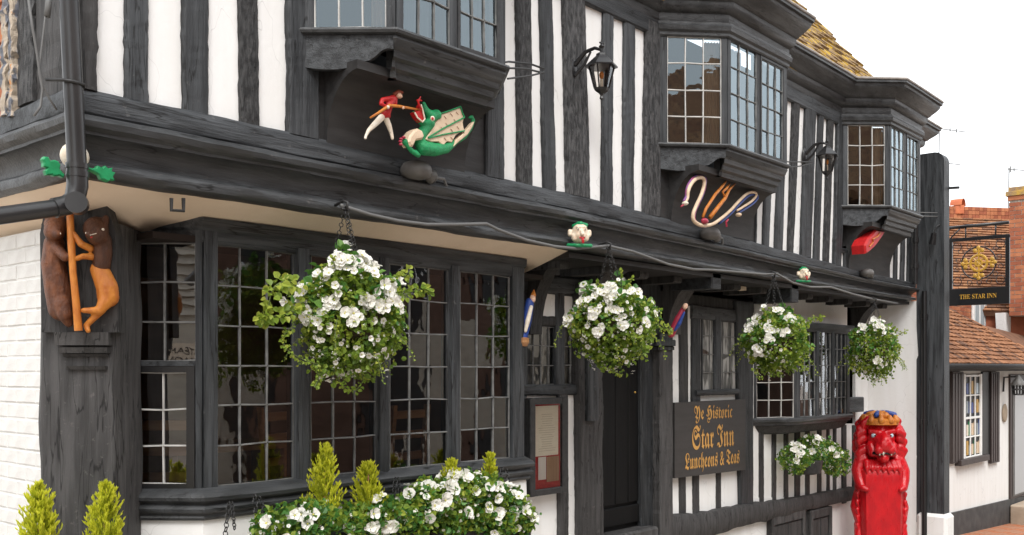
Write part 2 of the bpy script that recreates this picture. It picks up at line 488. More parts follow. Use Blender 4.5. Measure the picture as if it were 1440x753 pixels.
def thing(name, label, cat, loc=(0, 0, 0), rotz=0.0, group=None):
    e = bpy.data.objects.new(name, None)
    COL.objects.link(e)
    e.location = loc
    e.rotation_euler = (0, 0, rotz)
    e.empty_display_size = 0.1
    WL[e.name] = Matrix.Translation(Vector(loc)) @ Matrix.Rotation(rotz, 4, 'Z')
    return tag(e, label, cat, group)

def tag(o, label, cat, group=None):
    o['label'] = label
    o['category'] = cat
    if group:
        o['group'] = group
    return o

def kind(o, k):
    o['kind'] = k
    return o

RND = random.Random(7)

def timber(name, bl, br, tr, tl, yf, yb, parent, m=None, along='v', jit=0.006, ch=0.012, seg=None, seed=None):
    """a hewn timber: four (x, z) corners of its face, front and back depth; edges wander a little"""
    rn = random.Random(seed if seed is not None else int((bl[0] * 977 + bl[1] * 131) * 100))
    if along == 'v':
        A0, A1, B0, B1 = Vector(bl), Vector(tl), Vector(br), Vector(tr)
    else:
        A0, A1, B0, B1 = Vector(tl), Vector(tr), Vector(bl), Vector(br)
    ln = (A1 - A0).length
    n = seg or max(4, min(110, int(ln / 0.035)))
    ph = [rn.uniform(0, 100) for _ in range(3)]
    rings = []
    for i in range(n + 1):
        t = i / n
        a, b = A0.lerp(A1, t), B0.lerp(B1, t)
        d = (b - a)
        wd = d.length
        d = d / max(wd, 1e-6)
        ja = noise.noise(Vector((t * ln * 3.1 + ph[0], 0, 0))) * jit * 0.9 + noise.noise(Vector((t * ln * 19 + ph[0], 2, 0))) * jit * .7 + rn.uniform(-1, 1) * jit * 0.22
        jb = noise.noise(Vector((t * ln * 3.1 + ph[1], 5, 0))) * jit * 0.9 + noise.noise(Vector((t * ln * 19 + ph[1], 6, 0))) * jit * .7 + rn.uniform(-1, 1) * jit * 0.22
        jy = noise.noise(Vector((t * ln * 2.3 + ph[2], 9, 0))) * jit * 0.8
        a2, b2 = a + d * ja, b - d * jb
        c = min(ch, wd * 0.25)
        def P(q, y):
            return (q.x, y + jy, q.y)
        rings.append([P(a2, yb), P(a2, yf + c + rn.uniform(-.002, .002)), P(a2 + d * c, yf), P((a2 + b2) / 2, yf - 0.003 + rn.uniform(-.0015, .0015)),
                      P(b2 - d * c, yf), P(b2, yf + c + rn.uniform(-.002, .002)), P(b2, yb)])
    mb = MB()
    mb.loft(rings, True)
    return mb.build(name, m or M['timber_v' if along == 'v' else 'timber_h'], parent)

def sweep(path, prof, zmap=None, jit=0.0, step=0.25, seed=1, mats=None, name='moulding', parent=None, capmat=None, smooth='auto', close=True):
    """profile (out, z) swept along a plan path with mitred corners; outward = to the right of travel"""
    pts = [Vector((p[0], p[1])) for p in path]
    nodes = []
    for i, p in enumerate(pts):
        if i == 0:
            d = (pts[1] - p).normalized(); n = Vector((d.y, -d.x))
        elif i == len(pts) - 1:
            d = (p - pts[i - 1]).normalized(); n = Vector((d.y, -d.x))
        else:
            d1, d2 = (p - pts[i - 1]).normalized(), (pts[i + 1] - p).normalized()
            n1, n2 = Vector((d1.y, -d1.x)), Vector((d2.y, -d2.x))
            n = (n1 + n2) / (1 + n1.dot(n2))
        nodes.append((p, n))
        if i < len(pts) - 1:
            q = pts[i + 1]
            k = int((q - p).length / step)
            d = (q - p).normalized()
            for j in range(1, k):
                nodes.append((p.lerp(q, j / k), Vector((d.y, -d.x))))
    rings = []
    for p, n in nodes:
        ring = []
        for o_, z in prof:
            q = p + n * o_
            if jit:
                s_ = (noise.noise(Vector((q.x * 1.7 + seed * 13, q.y * 1.7, z * 9))) + .55 * noise.noise(Vector((q.x * 8 + seed * 5, q.y * 8, z * 25)))) * jit
                z2 = z + s_
                q = q + n * (.8 * jit * noise.noise(Vector((q.x * 6 + seed, q.y * 6, z * 30 + 4))))
            else:
                z2 = z
            if zmap:
                z2 = zmap(q.x, z2)
            ring.append((q.x, q.y, z2))
        rings.append(ring)
    mb = MB()
    mb.loft(rings, close, 0, closed=close)
    return mb.build(name, mats, parent, smooth=smooth)

# fused, smoothed carving from tapered limbs
_ICO = None
def fused(name, limbs, m, parent, voxel=0.012, smooth=6, local=True, balls=(), flat=None):
    global _ICO
    if _ICO is None:
        bm = bmesh.new()
        bmesh.ops.create_icosphere(bm, subdivisions=2, radius=1.0)
        _ICO = ([v.co.copy() for v in bm.verts], [tuple(v.index for v in f.verts) for f in bm.faces])
        bm.free()
    mb = MB()
    def sph(c, r):
        r = Vector(r) if isinstance(r, (tuple, list, Vector)) else Vector((r, r, r))
        mb.add([Vector((p.x * r.x, p.y * r.y, p.z * r.z)) + c for p in _ICO[0]], _ICO[1])
    for path, rad in limbs:
        path = [Vector(p) for p in path]
        rad = rad if isinstance(rad, (list, tuple)) else [rad] * len(path)
        for i in range(len(path) - 1):
            a, b = path[i], path[i + 1]
            k = max(2, int((b - a).length / (0.35 * max(0.004, min(rad[i], rad[i + 1])))))
            k = min(k, 40)
            for j in range(k + 1):
                t = j / k
                sph(a.lerp(b, t), rad[i] * (1 - t) + rad[i + 1] * t)
    for c, r in balls:
        sph(Vector(c), r)
    me = mb.mesh(name, m)
    tmp = bpy.data.objects.new('tmp', me)
    COL.objects.link(tmp)
    rm = tmp.modifiers.new('r', 'REMESH')
    rm.mode = 'VOXEL'
    rm.voxel_size = voxel
    rm.use_smooth_shade = True
    if smooth:
        sm = tmp.modifiers.new('s', 'SMOOTH')
        sm.iterations = smooth
        sm.factor = 0.5
    dg = bpy.context.evaluated_depsgraph_get()
    me2 = bpy.data.meshes.new_from_object(tmp.evaluated_get(dg))
    me2.name = name
    bpy.data.objects.remove(tmp)
    bpy.data.meshes.remove(me)
    me2.materials.clear()
    me2.materials.append(m)
    me2.polygons.foreach_set('use_smooth', [True] * len(me2.polygons))
    return place(name, me2, parent, local)

def blackletter(s):
    r = ''
    for ch in s:
        if 'A' <= ch <= 'Z': r += chr(0x1D56C + ord(ch) - 65)
        elif 'a' <= ch <= 'z': r += chr(0x1D586 + ord(ch) - 97)
        else: r += ch
    return r
def serif(s):
    return ''.join(chr(0x1D400 + ord(c) - 65) if 'A' <= c <= 'Z' else c for c in s)

def text_mesh(name, s, width, height, origin, ax, ay, m, parent, depth=0.002, local=False):
    """flat lettering stretched to width x height; origin = lower left, ax/ay = unit axes; stands off along ax x ay"""
    c = bpy.data.curves.new('txt', 'FONT')
    c.body = s
    c.size = 1
    c.extrude = 0.0
    c.resolution_u = 3
    o = bpy.data.objects.new('txt', c)
    COL.objects.link(o)
    dg = bpy.context.evaluated_depsgraph_get()
    me = bpy.data.meshes.new_from_object(o.evaluated_get(dg))
    bpy.data.objects.remove(o)
    xs = [v.co.x for v in me.vertices]; ys = [v.co.y for v in me.vertices]
    x0, x1, y0, y1 = min(xs), max(xs), min(ys), max(ys)
    ax, ay = Vector(ax), Vector(ay)
    nz = ax.cross(ay).normalized()
    O = Vector(origin)
    for v in me.vertices:
        v.co = O + ax * ((v.co.x - x0) / (x1 - x0) * width) + ay * ((v.co.y - y0) / (y1 - y0) * height) + nz * depth
    me.name = name
    me.materials.clear()
    me.materials.append(m)
    return place(name, me, parent, local)

# ================================================================== the ground
g = MB()
gx = [-60, -20, -6, 0, 3, 6, 9, 12, 15, 18, 22, 30, 60, 140]
rows_ = []
for x in gx:
    rows_.append([(x, -80, ground_z(min(x, 60)) - 0.12), (x, -0.95, ground_z(min(x, 60)) - 0.12)])
g.loft(rows_, False, 0, closed=False)
kind(g.build('road', M['asphalt'], fix=False), 'structure')
g = MB()
for x in gx:
    pass
g.loft([[(x, -0.95, ground_z(min(x, 60)) - 0.2), (x, -0.95, ground_z(min(x, 60))), (x, 90, ground_z(min(x, 60)))] for x in gx], False, 0, closed=False)
pav = kind(g.build('pavement', M['mortar'], fix=False), 'structure')
kb = MB()
for i in range(26):
    x0 = 0 + i * 0.9
    kb.hexa([(x0 + .004, -1.07, ground_z(x0) - .14), (x0 + .89, -1.07, ground_z(x0 + .89) - .14), (x0 + .89, -.94, ground_z(x0 + .89) - .14), (x0 + .004, -.94, ground_z(x0) - .14),
             (x0 + .004, -1.07, ground_z(x0) + .006), (x0 + .89, -1.07, ground_z(x0 + .89) + .006), (x0 + .89, -.94, ground_z(x0 + .89) + .006), (x0 + .004, -.94, ground_z(x0) + .006)])
kind(kb.build('kerb', M['stone']), 'structure')
pm = MB(); pm.cbox(-.105, .105, -.05, .05, -.03, .008, .006)
paver_me = [pm.mesh('paver', M['paver']), pm.mesh('paver', M['brick2']), pm.mesh('paver', M['paver'])]
j = 0
for ix in range(24):
    for iy in range(10):
        x = 14.25 + ix * 0.216 + (0.108 if iy % 2 else 0)
        y = -0.1 - 0.055 - iy * 0.106 + 0.1
        if y < -0.92:
            continue
        p = proj((x, y, ground_z(x)))
        if not (1328 < p[0] < 1455 and p[1] < 775):
            continue
        j += 1
        place('paver', paver_me[(ix * 7 + iy * 3) % 3], pav, loc=(x, y, ground_z(x)), rot=(0, 0.05, 0))

# ================================================================== the inn
inn = thing('timber_framed_inn', 'black and white timber framed inn with jettied upper floor and oriel windows', 'inn', (7.6, 0.6, -0.3))
YG, YB = 0.60, 0.28          # ground-floor wall and bay front
XC, XE = 2.143, 13.1         # corner and far end of the upper storey

def sill_top(x):
    k = [(-5, 2.93), (6.0, 2.93), (7.85, 2.875), (11.2, 2.765), (13.2, 2.74), (20, 2.74)]
    for (a, za), (b, zb) in zip(k, k[1:]):
        if a <= x <= b:
            return za + (zb - za) * (x - a) / (b - a)
    return 2.93
def jmap(x, z):
    return 2.51 + (z - 2.51) * (sill_top(x) - 2.51) / 0.42
def sag(x):
    return 0.0 if x < 7.5 else -0.017 * (x - 7.5)

# --- jetty: sill beam, moulded bressummer, soffit
mb = MB()
rn = random.Random(3)
def sillbeam(path, name):
    pr = [(-.10, 2.80), (.022, 2.80), (.034, 2.812), (.036, 2.86), (.034, 2.905), (.018, 2.925), (-.10, 2.93)]
    return sweep(path, pr, jmap, 0.008, 0.06, 5, M['timber_h'], name, inn)
sillbeam([(XC, 0), (4.35, 0)], 'sill_beam')
sillbeam([(4.356, 0), (7.9, 0)], 'sill_beam')
sillbeam([(7.906, 0), (XE, 0)], 'sill_beam')
sillbeam([(XC, 3.0), (XC, 0.04)], 'sill_beam')
PR = [(-.13, 2.80), (.045, 2.798), (.072, 2.787), (.086, 2.764), (.078, 2.738), (.052, 2.722), (.050, 2.708), (.026, 2.704), (-.004, 2.675), (-.026, 2.635), (-.026, 2.60),
      (.010, 2.589), (.032, 2.572), (.037, 2.55), (.028, 2.527), (.004, 2.513), (-.06, 2.512), (-.13, 2.53)]
sweep([(XC, 3.2), (XC, 0), (XE, 0)], PR, jmap, 0.007, 0.06, 9, M['moulding'], 'jetty_beam', inn)
# soffit, cove plastered, front and side
sf = MB()
ys = [0.05, 0.2, 0.35, 0.5, 0.62]
zs = [2.515, 2.465, 2.415, 2.37, 2.34]
def mitre_x(y): return XC + .03 + (y - .05) * (.30 / .57)
rows_ = []
for i in range(25):
    t = i / 24
    rows_.append([(mitre_x(y) * (1 - t) + 5.95 * t, y, z + noise.noise(Vector((t * 8, y * 3, 0))) * .005) for y, z in zip(ys, zs)])
sf.loft(rows_, False, 0, closed=False)
sf.build('soffit', M['soffit'], inn, smooth=True)
sf = MB()
rows_ = []
for i in range(9):
    t = i / 8
    rows_.append([(mitre_x(y), y * (1 - t) + 3.2 * t, z) for y, z in zip(ys, zs)])
sf.loft(rows_, False, 0, closed=False)
sf.build('soffit', M['soffit'], inn, smooth=True)
# beyond the bay the joists run out dark and bare, with cream boards between
sf = MB()
sf.box(5.95, XE, .05, .72, 2.46, 2.50)
sf.build('soffit_board', M['dark_board'], inn)
for i in range(13):
    x = 6.05 + i * .55
    timber('joist', (x, 2.40), (x + .13, 2.40), (x + .13, 2.47), (x, 2.47), .22, .66, inn, M['timber_old'], 'h', .004)
for u, v in ((826, 366), (892, 379), (916, 381), (1034, 405)):
    p = W(u, v, .3)
    b = MB(); b.cbox(p.x - .06, p.x + .16, .26, .34, p.z - .02, p.z + .02, .006)
    b.build('soffit_chink', M['soffit'], inn)

# --- upper studs and plaster panels
SMAT = ['timber_v', 'timber_v', 'timber_rough', 'timber_v', 'timber_v', 'timber_rough', 'timber_v', 'timber_rough', 'timber_v', 'timber_v', 'timber_rough', 'timber_v', 'timber_v', 'timber_v', 'timber_rough', 'timber_v', 'timber_v', 'timber_rough', 'timber_v', 'timber_v', 'timber_v', 'timber_v', 'timber_v', 'timber_v', 'timber_v']
NST = [0]
def ustud(ub0, ub1, ut0=None, ut1=None, vb=None, vt=20, name='stud', yf=-.018, jit=.007, zt=4.50, m=None):
    ut0 = ub0 if ut0 is None else ut0
    ut1 = ub1 if ut1 is None else ut1
    x0, x1 = XU(ub0), XU(ub1)
    z0 = sill_top((x0 + x1) / 2) - .01
    # lean measured between the sill and the row vt
    za = W(ut0, vt).z
    k = (zt - z0) / (za - z0)
    X0, X1 = x0 + (XU(ut0) - x0) * k, x1 + (XU(ut1) - x1) * k
    m = m or M[SMAT[NST[0] % len(SMAT)]]
    NST[0] += 1
    timber(name, (x0, z0), (x1, z0), (X1, zt), (X0, zt), yf, .08, inn, m, 'v', jit)
    return (x0, x1, X0, X1)
SE = []
SE.append((XC - .05, XC + .02, XC - .05, XC + .02))
SE.append(ustud(175, 208, 175, 208))
SE.append(ustud(256, 292, 255.5, 292))
SE.append(ustud(337, 364, 335.5, 362))
SE.append(ustud(403, 447, 402, 445, name='post', yf=-.03))
SE.append(None)
SE.append(ustud(680, 706, 681, 706, name='post', yf=-.03))
SE.append(ustud(728, 748, 725.5, 746))
SE.append(ustud(764, 781, 759, 776))
SE.append(ustud(796, 828, 791, 821, yf=-.026))
SE.append(ustud(845, 860, 847.5, 861.5))
SE.append(ustud(875, 890.5, 877, 892))
SE.append(ustud(903, 926, 907, 925, vt=30, name='post', yf=-.03))
SE.append(None)
SE.append(ustud(1060, 1062, 1066, 1069, vt=120))
SE.append(ustud(1072, 1080, 1080, 1090, vt=120))
SE.append(ustud(1089, 1099, 1098, 1106.5, vt=120))
SE.append(ustud(1107.5, 1114.5, 1114.5, 1125, vt=120))
SE.append(ustud(1125, 1138, 1132.5, 1147, vt=120, yf=-.026))
SE.append(ustud(1143.5, 1151, 1152, 1158.5, vt=125))
SE.append(ustud(1157.5, 1164.5, 1164.5, 1172.5, vt=130))
SE.append(ustud(1171, 1180, 1177, 1190, vt=135, name='post', yf=-.03))
SE.append(None)
SE.append(ustud(1236, 1250, 1238, 1250, vt=300))
SE.append(ustud(1256.5, 1260.5, 1258, 1262, vt=300))
SE.append(ustud(1266, 1270.5, 1268, 1272, vt=300))
SE.append(ustud(1275.5, 1283, 1277, 1285, vt=300, name='post'))
prev = None
for s_ in SE:
    if s_ and prev:
        a = [(prev[0] + prev[1]) / 2, (s_[0] + s_[1]) / 2, (s_[2] + s_[3]) / 2, (prev[2] + prev[3]) / 2]
        z0 = sill_top(a[0]) - .02
        n_ = 10
        pn = MB()
        rows_ = []
        for i in range(n_ + 1):
            t = i / n_
            xl, xr = a[0] + (a[3] - a[0]) * t, a[1] + (a[2] - a[1]) * t
            z = z0 + (4.5 - z0) * t
            rows_.append([(xl, .06, z), (xl, .012, z)] + [(xl + (xr - xl) * q, .012 + noise.noise(Vector((xl + q * 2, z * 2, 3))) * .007, z) for q in (.25, .5, .75)] + [(xr, .012, z), (xr, .06, z)])
        pn.loft(rows_, True)
        pn.build('infill_panel', M['plaster'], inn, smooth='auto')
    prev = s_

# --- oriel windows of the upper floor
LEADS = {'white': M['lead_white'], 'grey': M['lead']}
def glazing(BL, BR, TR, TL, cols, rows, part, bar=.012, lm=None, out=None, seed=0, tilt=.012, gm=None):
    """leaded light: one pane object per quarry, slightly out of true, and the lead lattice"""
    rn = random.Random(seed * 91 + int(BL.x * 100))
    ax, az = (BR - BL), (TL - BL)
    nrm = ax.cross(az).normalized()
    def q(s, t):
        return BL.lerp(BR, s).lerp(TL.lerp(TR, s), t)
    for c in range(cols):
        for r in range(rows):
            e = .001
            pts = [q((c) / cols + e, r / rows + e), q((c + 1) / cols - e, r / rows + e), q((c + 1) / cols - e, (r + 1) / rows - e), q(c / cols + e, (r + 1) / rows - e)]
            cen = sum(pts, Vector()) / 4
            tx, tz = rn.gauss(0, tilt), rn.gauss(0, tilt)
            pp = []
            for p in pts:
                d = p - cen
                pp.append(p - nrm * (.004 + 0) + nrm * (d.dot(ax.normalized()) * tx + d.dot(az.normalized()) * tz))
            m_ = MB(); m_.add(pp, [(0, 1, 2, 3)])
            m_.build('pane', gm or M['glass'], part, fix=False)
    lat = MB()
    b = bar / 2
    def strip(p0, p1, wv):
        n0 = nrm * .008
        lat.hexa([p0 - wv - n0, p1 - wv - n0, p1 + wv - n0, p0 + wv - n0, p0 - wv * .6 + n0, p1 - wv * .6 + n0, p1 + wv * .6 + n0, p0 + wv * .6 + n0])
    for c in range(cols + 1):
        s = c / cols
        wv = ax.normalized() * (b * (.7 if c in (0, cols) else 1))
        for r in range(rows):
            dz = nrm * 0
            strip(q(s, r / rows) + ax.normalized() * rn.gauss(0, .0015), q(s, (r + 1) / rows) + ax.normalized() * rn.gauss(0, .0015), wv)
    for r in range(rows + 1):
        t = r / rows
        wv = az.normalized() * (b * (.7 if r in (0, rows) else 1))
        pv = q(0, t)
        for c in range(cols):
            nx = q((c + 1) / cols, t) + az.normalized() * rn.gauss(0, .003)
            strip(pv, nx, wv)
            pv = nx
    return lat.build('glazing_bars', lm or M['lead'], part)

def V2(p, z): return Vector((p[0], p[1], z))
def bar_between(mb, p, q, z0, z1, w, d, mi=0):
    """upright slab along the plan segment p-q, from z0 to z1, thickness d inward"""
    p, q = Vector(p), Vector(q)
    dr = (q - p).normalized()
    n = Vector((dr.y, -dr.x))
    a, b = p + n * w, q + n * w
    c, e = q - n * d, p - n * d
    mb.hexa([(a.x, a.y, z0), (b.x, b.y, z0), (c.x, c.y, z0), (e.x, e.y, z0), (a.x, a.y, z1), (b.x, b.y, z1), (c.x, c.y, z1), (e.x, e.y, z1)], mi)

def oriel(A, C, E, Fp, zb, zt, dz, seed):
    """A, C, E, Fp: plan points wall, corner, corner, wall"""
    dd = [dz(p[0]) for p in (A, C, E, Fp)]
    d = sum(dd) / 4
    part = MB()
    A, C, E, Fp = [Vector(p) for p in (A, C, E, Fp)]
    zb, zt = zb + d, zt + d
    def along(P, Q, s): return P.lerp(Q, s)
    # posts
    for p, q in ((A, C), (E, Fp)):
        L = (q - p).length
        bar_between(part, p, along(p, q, .085 / L), zb - .03, zt + .02, .012, .05)
        bar_between(part, along(p, q, 1 - .05 / L), q, zb - .03, zt + .02, .012, .05)
    L = (E - C).length
    bar_between(part, C, along(C, E, .05 / L), zb - .03, zt + .02, .012, .05)
    bar_between(part, along(C, E, 1 - .05 / L), E, zb - .03, zt + .02, .012, .05)
    mid = .5
    bar_between(part, along(C, E, mid - .032 / L), along(C, E, mid + .032 / L), zb - .03, zt + .02, .008, .05)
    ow = part.build('oriel_window', M['timber_v'], inn)
    # casement frame (opening light) of the far front light
    cs = MB()
    s0, s1 = mid + .034 / L, 1 - .052 / L
    P0, P1 = along(C, E, s0), along(C, E, s1)
    dr = (P1 - P0).normalized()
    bar_between(cs, P0, P0 + dr * .022, zb + .004, zt - .004, .014, .02)
    bar_between(cs, P1 - dr * .022, P1, zb + .004, zt - .004, .014, .02)
    bar_between(cs, P0 + dr * .023, P1 - dr * .023, zb + .004, zb + .026, .014, .02)
    bar_between(cs, P0 + dr * .023, P1 - dr * .023, zt - .026, zt - .004, .014, .02)
    cs.build('casement', M['black_matt'], ow)
    L1 = (C - A).length
    a0, a1 = along(A, C, .088 / L1), along(A, C, 1 - .052 / L1)
    glazing(V2(a0, zb), V2(a1, zb), V2(a1, zt), V2(a0, zt), 3, 4, ow, .013, M['lead_white'], seed=seed, gm=M['glass_up'])
    c0, c1 = along(C, E, .052 / L), along(C, E, mid - .034 / L)
    glazing(V2(c0, zb), V2(c1, zb), V2(c1, zt), V2(c0, zt), 3, 4, ow, .009, M['lead'], seed=seed + 1, gm=M['glass_up'])
    c0, c1 = P0 + dr * .022, P1 - dr * .022
    glazing(V2(c0, zb + .026), V2(c1, zb + .026), V2(c1, zt - .026), V2(c0, zt - .026), 3, 4, ow, .009, M['lead'], seed=seed + 2, gm=M['glass_up'])
    e0, e1 = along(E, Fp, .052 / L1), along(E, Fp, 1 - .088 / L1)
    glazing(V2(e0, zb), V2(e1, zb), V2(e1, zt), V2(e0, zt), 3, 4, ow, .013, M['lead_white'], seed=seed + 3, gm=M['glass_up'])
    # curtains behind the glass
    for (p, q, cm, s0, s1) in ((A, C, M['tan_curtain'], .72, .98), (C, E, M['curtain'], .04, .40), (C, E, M['curtain'], .60, .97)):
        cu = MB()
        rows_ = []
        dr2 = (q - p).normalized(); nn = Vector((dr2.y, -dr2.x))
        for i in range(25):
            t = s0 + (s1 - s0) * i / 24
            b = p.lerp(q, t) - nn * (.11 + .018 * sin(i * 1.6))
            rows_.append([(b.x, b.y, zb), (b.x, b.y, zt)])
        cu.loft(rows_, False, 0, closed=False)
        cu.build('curtain', cm, ow, smooth=True, fix=False)
    # sill: moulded front, plain deep board at the side
    zz = lambda x, z: z + d
    z0 = zb - d
    path = [A, C, E, Fp]
    sweep(path, [(-.05, z0 - .03), (-.05, z0), (.035, z0 - .006), (.042, z0 - .02), (.035, z0 - .034), (.015, z0 - .04), (-.05, z0 - .04)], zz, 0, 9, 1, M['moulding'], 'window_sill', ow)
    prs = [(-.06, z0 - .04), (.012, z0 - .04), (.016, z0 - .06), (.004, z0 - .08), (-.002, z0 - .10), (-.022, z0 - .115), (-.030, z0 - .15), (-.055, z0 - .165), (-.062, z0 - .20), (-.09, z0 - .215), (-.10, z0 - .25), (-.16, z0 - .25), (-.16, z0 - .05)]
    sweep([C + (A - C) * .02, C, E, E + (Fp - E) * .7], prs, zz, 0, 9, 1, M['moulding'], 'sill_moulding', ow)
    # side board with a shaped lower edge
    bd = MB()
    n_ = 16
    rows_ = []
    L1 = (C - A).length
    nn = Vector(((C - A).normalized().y, -(C - A).normalized().x))
    for i in range(n_ + 1):
        t = -.02 + 1.0 * i / n_
        b = A.lerp(C, t)
        low = z0 - .215 - .02 * sin(t * 5) + (.085 * max(0, (t - .62) / .38) ** .8) + .012 * sin(t * 23) * (1 if t > .5 else 0)
        o1, o2 = b + nn * .008, b - nn * .03
        rows_.append([(o1.x, o1.y, z0 - .042 + d), (o1.x, o1.y, low + d), (o2.x, o2.y, low + d), (o2.x, o2.y, z0 - .042 + d)])
    bd.loft(rows_, True)
    bd.build('side_board', M['timber_h'], ow)
    # solid cove under the oriel, against which the carvings are fixed
    cv = MB()
    zf = z0 - .245 + d
    zl = sill_top((A.x + Fp.x) / 2) - .02
    prof = [(.0, zf + .05), (-.30, zf + .05), (-.30, zf)]
    for i in range(1, 13):
        a = pi / 2 * (1 - i / 12)
        prof.append((-.03 - .27 * (1 - cos(a)), zl + (zf - zl) * sin(a)))
    prof.append((0.0, zl))
    xa, xb = A.x + .17, E.x + .04
    cv.loft([[(xa, y_, z_) for y_, z_ in prof], [(xb, y_, z_) for y_, z_ in prof]], True)
    cv.build('cove', M['dark_board'], ow, smooth='auto')
    # lower moulding at the window head
    zt0 = zt - d
    hm = [(-.06, zt0), (.02, zt0), (.03, zt0 + .012), (.03, zt0 + .035), (.05, zt0 + .05), (.058, zt0 + .085), (.045, zt0 + .10), (.045, zt0 + .118), (-.06, zt0 + .12)]
    sweep(path, hm, zz, 0, 9, 1, M['moulding'], 'head_moulding', ow)
    return ow

def plan(A, C, E, Fx): return [(A, 0.0), (C, -.41), (E, -.41), (Fx, 0.0)]
O1 = plan(XU(421), XU(556, -.41), XU(708, -.41), XU(708, -.41) + .36)
O2 = plan(XU(924), XU(1022, -.41), XU(1105, -.41), XU(1105, -.41) + .37)
O3 = plan(XU(1181), XU(1250, -.41), XU(1293, -.41), XU(1293, -.41) + .36)
for i, o_ in enumerate((O1, O2, O3)):
    oriel(*o_, 3.53, 4.42, sag, 10 * i + 3)

# dark boards under the oriels, on which the carvings sit
def underboard(u0, u1, name='carving_board'):
    b = MB()
    x0, x1 = XU(u0), XU(u1)
    z0 = sill_top(x0) - .02
    b.box(x0, x1, -.004, .05, min(z0, sill_top(x1)) - .02, 3.52)
    b.build(name, M['dark_board'], inn)
underboard(440, 684)
underboard(926, 1062)
b = MB(); b.box(XU(1190), XU(1240), .0, .05, W(1215, 352).z, 3.42)
b.build('carving_board', M['dark_board'], inn)
x0, x1 = XU(1178), XU(1240)
timber('rail', (x0, W(1180, 355).z), (x1, W(1180, 355).z - .0), (x1, W(1180, 348).z), (x0, W(1180, 348).z), -.02, .05, inn, None, 'h')
ed = [1177, 1180, 1186.5, 1192.5, 1200.5, 1206, 1212, 1217, 1222.5, 1229, 1234]
b = MB(); b.box(x0, x1, .012, .05, 2.70, W(1180, 352).z); b.build('infill_panel', M['plaster'], inn)
for a, c in ((1186.5, 1192.5), (1200.5, 1206), (1212, 1217), (1222.5, 1229.5)):
    z0 = sill_top(XU(a)) - .01
    timber('stud', (XU(a), z0), (XU(c), z0), (XU(c), W(1180, 354).z), (XU(a), W(1180, 354).z), -.018, .03, inn)
# shaped brackets beside the carving boards
def bracket(u, side, zt, w=.12, y=-.13):
    x = XU(u)
    pts = []
    z0 = sill_top(x)
    for i in range(9):
        a = i / 8 * pi / 2
        pts.append((-.02 - (1 - cos(a)) * -y * 1.0, z0 + sin(a) * (zt - z0)))
    prof = [(-.0, z0)] + pts + [(-.0, zt)]
    b = MB()
    b.loft([[(x, p[0], p[1]) for p in prof], [(x + w, p[0], p[1]) for p in prof]], True)
    b.build('bracket', M['timber_old'], inn)


# --- eaves cornice, wrapping round each oriel
path = [(XC, 4.0), (XC, 0)]
for o_ in (O1, O2, O3):
    path += o_
path += [(XE + .12, 0), (XE + .12, 1.0)]
cz = lambda x, z: z + sag(x)
CP = [(-.05, 4.53), (.02, 4.53), (.028, 4.555), (.028, 4.60), (.05, 4.61), (.075, 4.63), (.085, 4.665), (.085, 4.69), (.11, 4.70), (.12, 4.715), (.165, 4.75), (.20, 4.785), (.21, 4.80), (.21, 4.825), (.235, 4.83), (.235, 4.862), (-.05, 4.87)]
sweep(path, CP, cz, 0.003, .4, 2, M['moulding'], 'eaves_cornice', inn)
sweep(path, [(-.08, 4.863), (.244, 4.858), (.248, 4.868), (.242, 4.882), (-.08, 4.905)], cz, 0.004, .4, 2, M['lead_flash'], 'lead_capping', inn)
wl = []
for a, b_ in ((O1[3], O2[0]), (O2[3], O3[0])):
    sweep([a, b_], [(-.05, 4.40), (.02, 4.40), (.03, 4.41), (.03, 4.53), (-.05, 4.535)], cz, .003, .3, 4, M['timber_h'], 'wall_plate', inn)
sweep([(XC, 0), O1[0]], [(-.05, 4.40), (.02, 4.40), (.03, 4.41), (.03, 4.53), (-.05, 4.535)], cz, .003, .3, 4, M['timber_h'], 'wall_plate', inn)

# --- roof: stone slabs laid in courses towards the far verge, plain deck elsewhere
pitch = radians(50)
rf = MB()
ey, ez = -.06, 4.83
L_ = 5.0
def roofp(x, s, h=0.0):
    return (x, ey + s * cos(pitch) - h * sin(pitch), ez + sag(x) + s * sin(pitch) + h * cos(pitch))
rf.hexa([roofp(XC - .1, -.1, -.08), roofp(XE + .1, -.1, -.08), roofp(XE + .1, L_, -.08), roofp(XC - .1, L_, -.08), roofp(XC - .1, -.1), roofp(XE + .1, -.1), roofp(XE + .1, L_), roofp(XC - .1, L_)])
roof = rf.build('roof', M['tile'], inn)
tm = []
for k in range(6):
    rn = random.Random(k)
    t = MB()
    x0, x1 = -.13, .13
    d = .40
    th = .026 + .012 * rn.random()
    a = [(x0 + rn.uniform(-.01, .01), -.02 + rn.uniform(-.02, .02), 0), (0, -.03 + rn.uniform(-.02, .02), 0), (x1 + rn.uniform(-.01, .01), -.02 + rn.uniform(-.02, .02), 0), (x1, d, -.03), (0, d, -.03), (x0, d, -.03)]
    t.loft([[(p[0], p[1], p[2]) for p in a], [(p[0] * .97, p[1] + .006, p[2] + th) for p in a]], True)
    me = t.mesh('roof_tile', M['tile'])
    bm = bmesh.new(); bm.from_mesh(me); bmesh.ops.recalc_face_normals(bm, faces=bm.faces); bm.to_mesh(me); bm.free()
    tm.append(me)
rn = random.Random(12)
nt_ = 0
